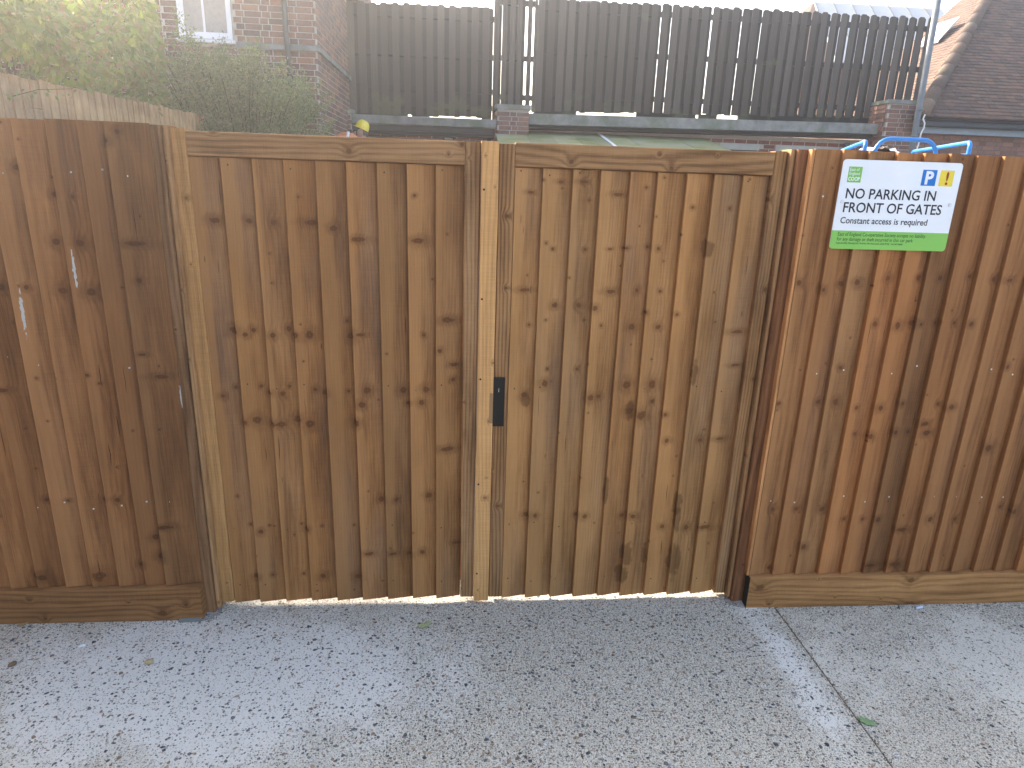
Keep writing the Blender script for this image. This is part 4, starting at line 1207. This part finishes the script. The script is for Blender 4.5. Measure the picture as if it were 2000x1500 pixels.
trolley('blue tubular stock trolley left of the notice top', (2.505, 1.93), (2.985, 3.05), 2.022, .035, .0138)
trolley('blue stock trolley with the rounded arch handle above the notice', (2.665, 2.08), (3.12, 2.10), 2.056, .105, .0140, False)
trolley('blue tubular stock trolley right of the rounded arch', (3.20, 1.90), (3.63, 3.10), 2.040, .035, .0138)
shp = thing('plastic_sheet', 'crumpled white plastic sheet on the arched blue trolley', 'sheet', (2.86, 2.35, 1.9))
b = MB()
rs = np.random.default_rng(2)
n = 10
hh = rs.uniform(-.02, .02, (n + 1, n + 1))
b.add([(-.14 + .28 * i / n, -.1 + .2 * j / n, .105 + hh[i, j] - ((i - 5) ** 2) * .0012) for j in range(n + 1) for i in range(n + 1)],
      [(j * (n + 1) + i, j * (n + 1) + i + 1, (j + 1) * (n + 1) + i + 1, (j + 1) * (n + 1) + i) for j in range(n) for i in range(n)])
b.build('sheet', plain('white plastic', (.7, .7, .7), .4), shp, True)
b = MB().box(-.13, .13, -.09, .09, -1.62, .08).build('stacked_box', plain('dark carton', (.10, .09, .085), .8), shp)

# ================================================================ person
def person():
    x, y = -1.60, 9.0
    g = gz(x, y)
    r = thing('person', 'person in a yellow hard hat and orange jacket beyond the left gate leaf', 'person', (x, y, g))
    skin = plain('skin', (.50, .29, .22), .55, .08, 20)
    hiv = plain('orange jacket', (.60, .21, .09), .7, .1, 12)
    def skinned(name, pts, edges, m, sub=2, root=0):
        me = bpy.data.meshes.new(name)
        me.from_pydata([p[:3] for p in pts], edges, [])
        o = link(name, me, r)
        sk = o.modifiers.new('skin', 'SKIN')
        for v, p in zip(me.skin_vertices[0].data, pts):
            rr = p[3] if isinstance(p[3], tuple) else (p[3], p[3])
            v.radius = rr
        me.skin_vertices[0].data[root].use_root = True
        ss = o.modifiers.new('sub', 'SUBSURF')
        ss.levels = ss.render_levels = sub
        dg = bpy.context.evaluated_depsgraph_get()
        me2 = bpy.data.meshes.new_from_object(o.evaluated_get(dg))
        me2.name = name
        bpy.data.objects.remove(o)
        me2.materials.clear()
        me2.materials.append(m)
        me2.polygons.foreach_set('use_smooth', [True] * len(me2.polygons))
        return link(name, me2, r)
    # facing -x, stooping a little, left arm reaching forward at shoulder height
    P = [(0.02, 0, .93, (.15, .12)), (0, 0, 1.10, (.15, .11)), (-.03, 0, 1.30, (.17, .12)), (-.06, 0, 1.45, (.12, .10)), (-.05, 0, 1.53, .06), (-.045, 0, 1.62, (.085, .075)), (-.05, 0, 1.72, (.095, .08)),
         (-.06, -.17, 1.44, .062), (-.16, -.21, 1.56, .055), (-.30, -.24, 1.59, .045), (-.46, -.21, 1.52, .034), (-.52, -.19, 1.49, .038),
         (-.04, .18, 1.44, .062), (-.10, .24, 1.20, .05), (-.28, .22, 1.05, .042), (-.36, .20, 1.02, .036),
         (.02, -.10, .88, .10), (-.03, -.11, .50, .075), (.03, -.11, .10, .05), (-.10, -.12, .04, .045), (-.18, -.12, .03, .035),
         (.02, .10, .88, .10), (.02, .11, .50, .075), (.08, .11, .10, .05), (-.05, .12, .04, .045), (-.13, .12, .03, .035)]
    E = [(0, 1), (1, 2), (2, 3), (3, 4), (4, 5), (5, 6), (3, 7), (7, 8), (8, 9), (9, 10), (10, 11), (3, 12), (12, 13), (13, 14), (14, 15), (0, 16), (16, 17), (17, 18), (18, 19), (19, 20), (0, 21), (21, 22), (22, 23), (23, 24), (24, 25)]
    body = skinned('body', P, E, skin)
    # clothes
    J = [P[0][:3] + ((.175, .14),), P[1][:3] + ((.175, .135),), P[2][:3] + ((.195, .145),), (-.055, 0, 1.43, (.14, .12)), (-.05, 0, 1.50, .078), (-.06, -.17, 1.45, .08), (-.16, -.21, 1.56, .074), (-.30, -.24, 1.59, .060), (-.43, -.215, 1.53, .050), (-.04, .18, 1.45, .08), (-.10, .24, 1.20, .066), (-.28, .22, 1.05, .056), (-.33, .205, 1.03, .05)]
    jk = skinned('jacket', J, [(0, 1), (1, 2), (2, 3), (3, 4), (3, 5), (5, 6), (6, 7), (7, 8), (3, 9), (9, 10), (10, 11), (11, 12)], hiv)
    refl = plain('reflective tape', (.75, .76, .74), .3)
    def band(c, d, rad, w):
        c, d = Vector(c), Vector(d).normalized()
        return MB().tube([c - d * w, c + d * w], rad, 16).build('reflective_band', refl, jk, True)
    band((-.235, -.227, 1.578), (-.14, -.03, .03), .0735, .020)
    band((-.11, -.19, 1.505), (-.10, -.04, .11), .080, .018)
    T = [(.02, 0, .98, (.165, .135)), (.02, -.10, .86, .115), (-.03, -.11, .50, .09), (.03, -.11, .12, .072), (.02, .10, .86, .115), (.02, .11, .50, .09), (.08, .11, .12, .072)]
    skinned('trousers', T, [(0, 1), (1, 2), (2, 3), (0, 4), (4, 5), (5, 6)], plain('navy trousers', (.03, .035, .06), .8))
    for s, dx in ((-1, 0), (1, .05)):
        skinned('boot', [(.04 + dx, s * .115, .10, .058), (.03 + dx, s * .115, .05, .058), (-.10 + dx, s * .12, .042, .05), (-.20 + dx, s * .12, .036, .04)], [(0, 1), (1, 2), (2, 3)], plain('work boot', (.06, .04, .025), .7))
    # face details, facing -x
    hx, hz = -.05, 1.66
    MB().tube([(hx - .085, 0, hz + .015), (hx - .112, 0, hz - .022), (hx - .088, 0, hz - .035)], .013, 8).build('nose', skin, r, True)
    for s in (-1, 1):
        MB().tube([(hx + .012, s * .080, hz + .02), (hx + .018, s * .092, hz - .002), (hx + .010, s * .080, hz - .03)], .012, 8).build('ear', skin, r, True)
        MB().tube([(hx - .080, s * .030, hz + .012), (hx - .086, s * .030, hz + .012)], .009, 8).build('eye', plain('eye dark', (.02, .015, .012), .3), r, True)
    MB().tube([(hx - .083, -.022, hz - .062), (hx - .088, 0, hz - .064), (hx - .083, .022, hz - .062)], .005, 6).build('mouth', plain('lip', (.30, .12, .10), .5), r, True)
    # hair below the helmet
    hm = plain('dark grey hair', (.05, .045, .042), .8)
    b = MB()
    vs, fs = [], []
    for j in range(5):
        for i in range(13):
            a = -math.pi * .42 + math.pi * .84 * i / 12
            zz = hz - .055 + .10 * j / 4
            rr = .092 - .006 * (4 - j) / 4
            vs.append((hx + .012 + math.cos(a) * rr, math.sin(a) * rr * .92, zz))
    fs = [(j * 13 + i, j * 13 + i + 1, (j + 1) * 13 + i + 1, (j + 1) * 13 + i) for j in range(4) for i in range(12)]
    b.add(vs, fs).build('hair', hm, r, True)
    # helmet: shell, crown ridge, peak; tipped back
    hel = plain('yellow helmet', (.80, .62, .03), .32, .06, 14, spec=.5)
    b = MB()
    n, mrow = 24, 9
    vs, fs = [], []
    for j in range(mrow + 1):
        ph = math.pi / 2 * j / mrow
        for i in range(n):
            a = 2 * math.pi * i / n
            rr = math.cos(ph) ** .8
            rid = .006 * max(0, math.cos(2 * a)) * math.sin(ph * 2) + (.007 if abs(math.sin(a)) < .3 else 0) * math.sin(ph)
            vs.append((math.cos(a) * .108 * rr, math.sin(a) * .094 * rr, math.sin(ph) * .122 + rid))
    fs = [(j * n + i, j * n + (i + 1) % n, (j + 1) * n + (i + 1) % n, (j + 1) * n + i) for j in range(mrow) for i in range(n)]
    # rolled rim and peak (towards -x)
    rim = len(vs)
    for i in range(n):
        a = 2 * math.pi * i / n
        ext = .006 + (.032 * max(0, -math.cos(a)) ** 1.5)
        vs.append((math.cos(a) * (.108 + ext), math.sin(a) * (.094 + .008 + .01 * max(0, -math.cos(a))), -.008 - .01 * max(0, -math.cos(a))))
    fs += [(i, rim + i, rim + (i + 1) % n, (i + 1) % n) for i in range(n)]
    b.add(vs, fs)
    h = b.build('helmet', hel, r, True)
    h.location = (hx + .012, 0, hz + .055)
    h.rotation_euler = (0, RAD(24), 0)
    nd = MB().prism([(-.006, -.003), (.006, -.003), (.006, .003), (-.006, .003)], 'y', -.098, -.088).build('helmet_slot', plain('slot', (.15, .1, .02), .6), h)
    nd.location = (.03, 0, .03)
    # hands: palm with five fingers each
    def hand(c, fwd, upv, sgn):
        c, f, u = Vector(c), Vector(fwd).normalized(), Vector(upv).normalized()
        s = f.cross(u).normalized()
        pts = [tuple(c - f * .02) + (.026,), tuple(c + f * .04) + (.030,), tuple(c + f * .085) + (.026,)]
        ed = [(0, 1), (1, 2)]
        for k, ln in enumerate((.068, .078, .073, .058)):
            o_ = s * (.028 - .0185 * k) * sgn
            p0, p1, p2 = c + f * .085 + o_, c + f * (.085 + ln * .5) + o_ * 1.15 - u * .010, c + f * (.085 + ln * .85) + o_ * 1.2 - u * .034
            q = len(pts)
            pts += [tuple(p0) + (.010,), tuple(p1) + (.009,), tuple(p2) + (.0075,)]
            ed += [(2, q), (q, q + 1), (q + 1, q + 2)]
        q = len(pts)
        th0, th1, th2 = c + f * .02 + s * .03 * sgn, c + f * .055 + s * .052 * sgn, c + f * .085 + s * .056 * sgn - u * .012
        pts += [tuple(th0) + (.013,), tuple(th1) + (.011,), tuple(th2) + (.009,)]
        ed += [(1, q), (q, q + 1), (q + 1, q + 2)]
        return skinned('hand', pts, ed, skin, 1)
    hand((-.53, -.187, 1.482), (-.8, .2, -.55), (0, 0, 1), 1)
    hand((-.37, .20, 1.015), (-1, -.1, -.3), (0, 0, 1), -1)
person()

# ================================================================ small things on the ground
def flat_leaf(label, x, y, size, rz, m, pts, curl=.25):
    o = thing('fallen_leaf', label, 'leaf', (x, y, .001), rz, group=None)
    n = len(pts)
    vs = [(0, 0, .004 * size / .04)] + [(px * size, py * size, curl * size * (px * px * .6 + abs(py) * .35) + .0008) for px, py in pts]
    fs = [(0, 1 + i, 1 + (i + 1) % n) for i in range(n)]
    b = MB().add(vs, fs)
    o2 = b.build('blade', m, o)
    sm = o2.modifiers.new('thick', 'SOLIDIFY')
    sm.thickness = .0006
    MB().tube([(-.2 * size, 0, .004), (-.95 * size, .1 * size, .002)], .0007, 5).build('stalk', m, o)
    return o
lv = [(1, .05), (.6, .28), (.62, .45), (.2, .38), (0, .58), (-.25, .35), (-.65, .38), (-.6, .1), (-.8, -.05), (-.5, -.22), (-.55, -.42), (-.1, -.36), (.1, -.55), (.35, -.30), (.7, -.32), (.65, -.1)]
flat_leaf('pale yellow green leaf lying before the left gate leaf', -.249, -.181, .036, .5, plain('yellow green leaf', (.36, .38, .19), .6, .15, 60), lv, .5)
flat_leaf('green lobed leaf lying on the slab joint', 1.262, -.742, .034, -.7, plain('sage green leaf', (.20, .31, .14), .6, .12, 60), lv, .35)
flat_leaf('curled dry tan leaf at the foot of the left fence', -1.802, -.118, .024, .3, plain('tan leaf', (.34, .23, .11), .7, .15, 60), lv, .5)

def stone(label, x, y, r, asp, m, seed_, name='loose_stone', cat='stone', h=.55):
    rr = random.Random(seed_)
    b = MB()
    n, k = 10, 5
    vs, fs = [], []
    for j in range(k + 1):
        ph = -math.pi / 2 + math.pi * j / k
        for i in range(n):
            a = 2 * math.pi * i / n
            w = 1 + rr.uniform(-.07, .07)
            vs.append((math.cos(a) * math.cos(ph) * r * w, math.sin(a) * math.cos(ph) * r * asp * w, (math.sin(ph) + .9) * r * h))
    fs = [(j * n + i, j * n + (i + 1) % n, (j + 1) * n + (i + 1) % n, (j + 1) * n + i) for j in range(k) for i in range(n)]
    o = b.add(vs, fs).build(name, m, None, True)
    o.location = (x, y, 0)
    o.rotation_euler = (0, 0, rr.uniform(0, 1.2))
    tag(o, label, cat)
    return o
stone('yellowish flint pebble lying loose before the left gate post', -1.227, -.356, .017, .62, plain('yellow flint', (.45, .34, .17), .55, .3, 90), 1)
stone('brown flint pebble lying loose near the left fence', -1.699, -.347, .015, .55, plain('brown flint', (.20, .12, .06), .5, .3, 90), 2)
stone('small white stone under the left gate leaf', -.965, -.055, .006, .9, plain('white stone', (.7, .7, .66), .6), 3)
def scrap(label, x, y, sx, sy, rz, m, seed_):
    rr = random.Random(seed_)
    b = MB()
    b.add([(-sx, -sy, .001), (sx * .7, -sy * .8, .0015), (sx, sy * .6, .004), (-sx * .5, sy, .003), (0, 0, .007)], [(0, 1, 4), (1, 2, 4), (2, 3, 4), (3, 0, 4)])
    o = b.build('paper_scrap', m)
    o.location = (x, y, .0005)
    o.rotation_euler = (0, 0, rz)
    tag(o, label, 'litter')
    sm = o.modifiers.new('thick', 'SOLIDIFY')
    sm.thickness = .0004
paper = plain('white paper', (.78, .78, .76), .7)
scrap('white paper scrap on the ground by the left fence', -1.513, -.251, .014, .006, .2, paper, 1)
scrap('bluish white wrapper at the foot of the right fence', 1.877, -.135, .022, .007, .15, plain('pale wrapper', (.62, .66, .78), .4), 2)
rg = MB()
n = 16
rg.tube([(math.cos(2 * math.pi * k / n) * .009, math.sin(2 * math.pi * k / n) * .006, .002) for k in range(n + 1)], .0016, 6)
o = rg.build('ring_pull', plain('ring pull metal', (.75, .75, .76), .3, metal=.3), None, True)
o.location = (1.279, -.878, 0)
tag(o, 'small white ring pull lying beside the slab joint', 'litter')
# rag of slate wedged under the left gravel board
sw = MB().prism([(-.012, -.002), (.075, .002), (.078, .012), (-.008, .010)], 'y', -.122, -.1095).build('slate_wedge', plain('green grey slate', (.20, .21, .19), .8), None)
sw.location = (-1.205, 0, .0)
tag(sw, 'grey slate wedge under the end of the left gravel board', 'wedge')

# ================================================================ unseen building added to shade the fence from the left
SB = thing('added_shade_building', 'unseen brick building added to shade the fence from the left', 'building', (0, 0, 0))
box('wall', stuff_m, SB, -9.0, -2.95, -7.0, -.55, -.2, 5.2)
MB().prism([(-9.2, 5.2), (-2.75, 5.2), (-5.98, 6.9)], 'y', -7.2, -.35).build('roof', tile_dull, SB)

# ================================================================ scattering volume added to stand in for lens glare
def glare_haze():
    m = bpy.data.materials.new('thin haze')
    m.use_nodes = True
    nt = m.node_tree
    for nd in list(nt.nodes):
        if nd.type != 'OUTPUT_MATERIAL': nt.nodes.remove(nd)
    v = nt.nodes.new('ShaderNodeVolumePrincipled')
    v.inputs['Color'].default_value = (.95, .96, .98, 1)
    v.inputs['Density'].default_value = GLARE_HAZE
    v.inputs['Anisotropy'].default_value = .8
    nt.links.new(v.outputs[0], nt.nodes['Material Output'].inputs['Volume'])
    o = MB().box(-405, 405, -405, 405, -1.1, 9.0).build('glare_haze', m)
    o['kind'] = 'stuff'
GLARE_HAZE = .0056
glare_haze()
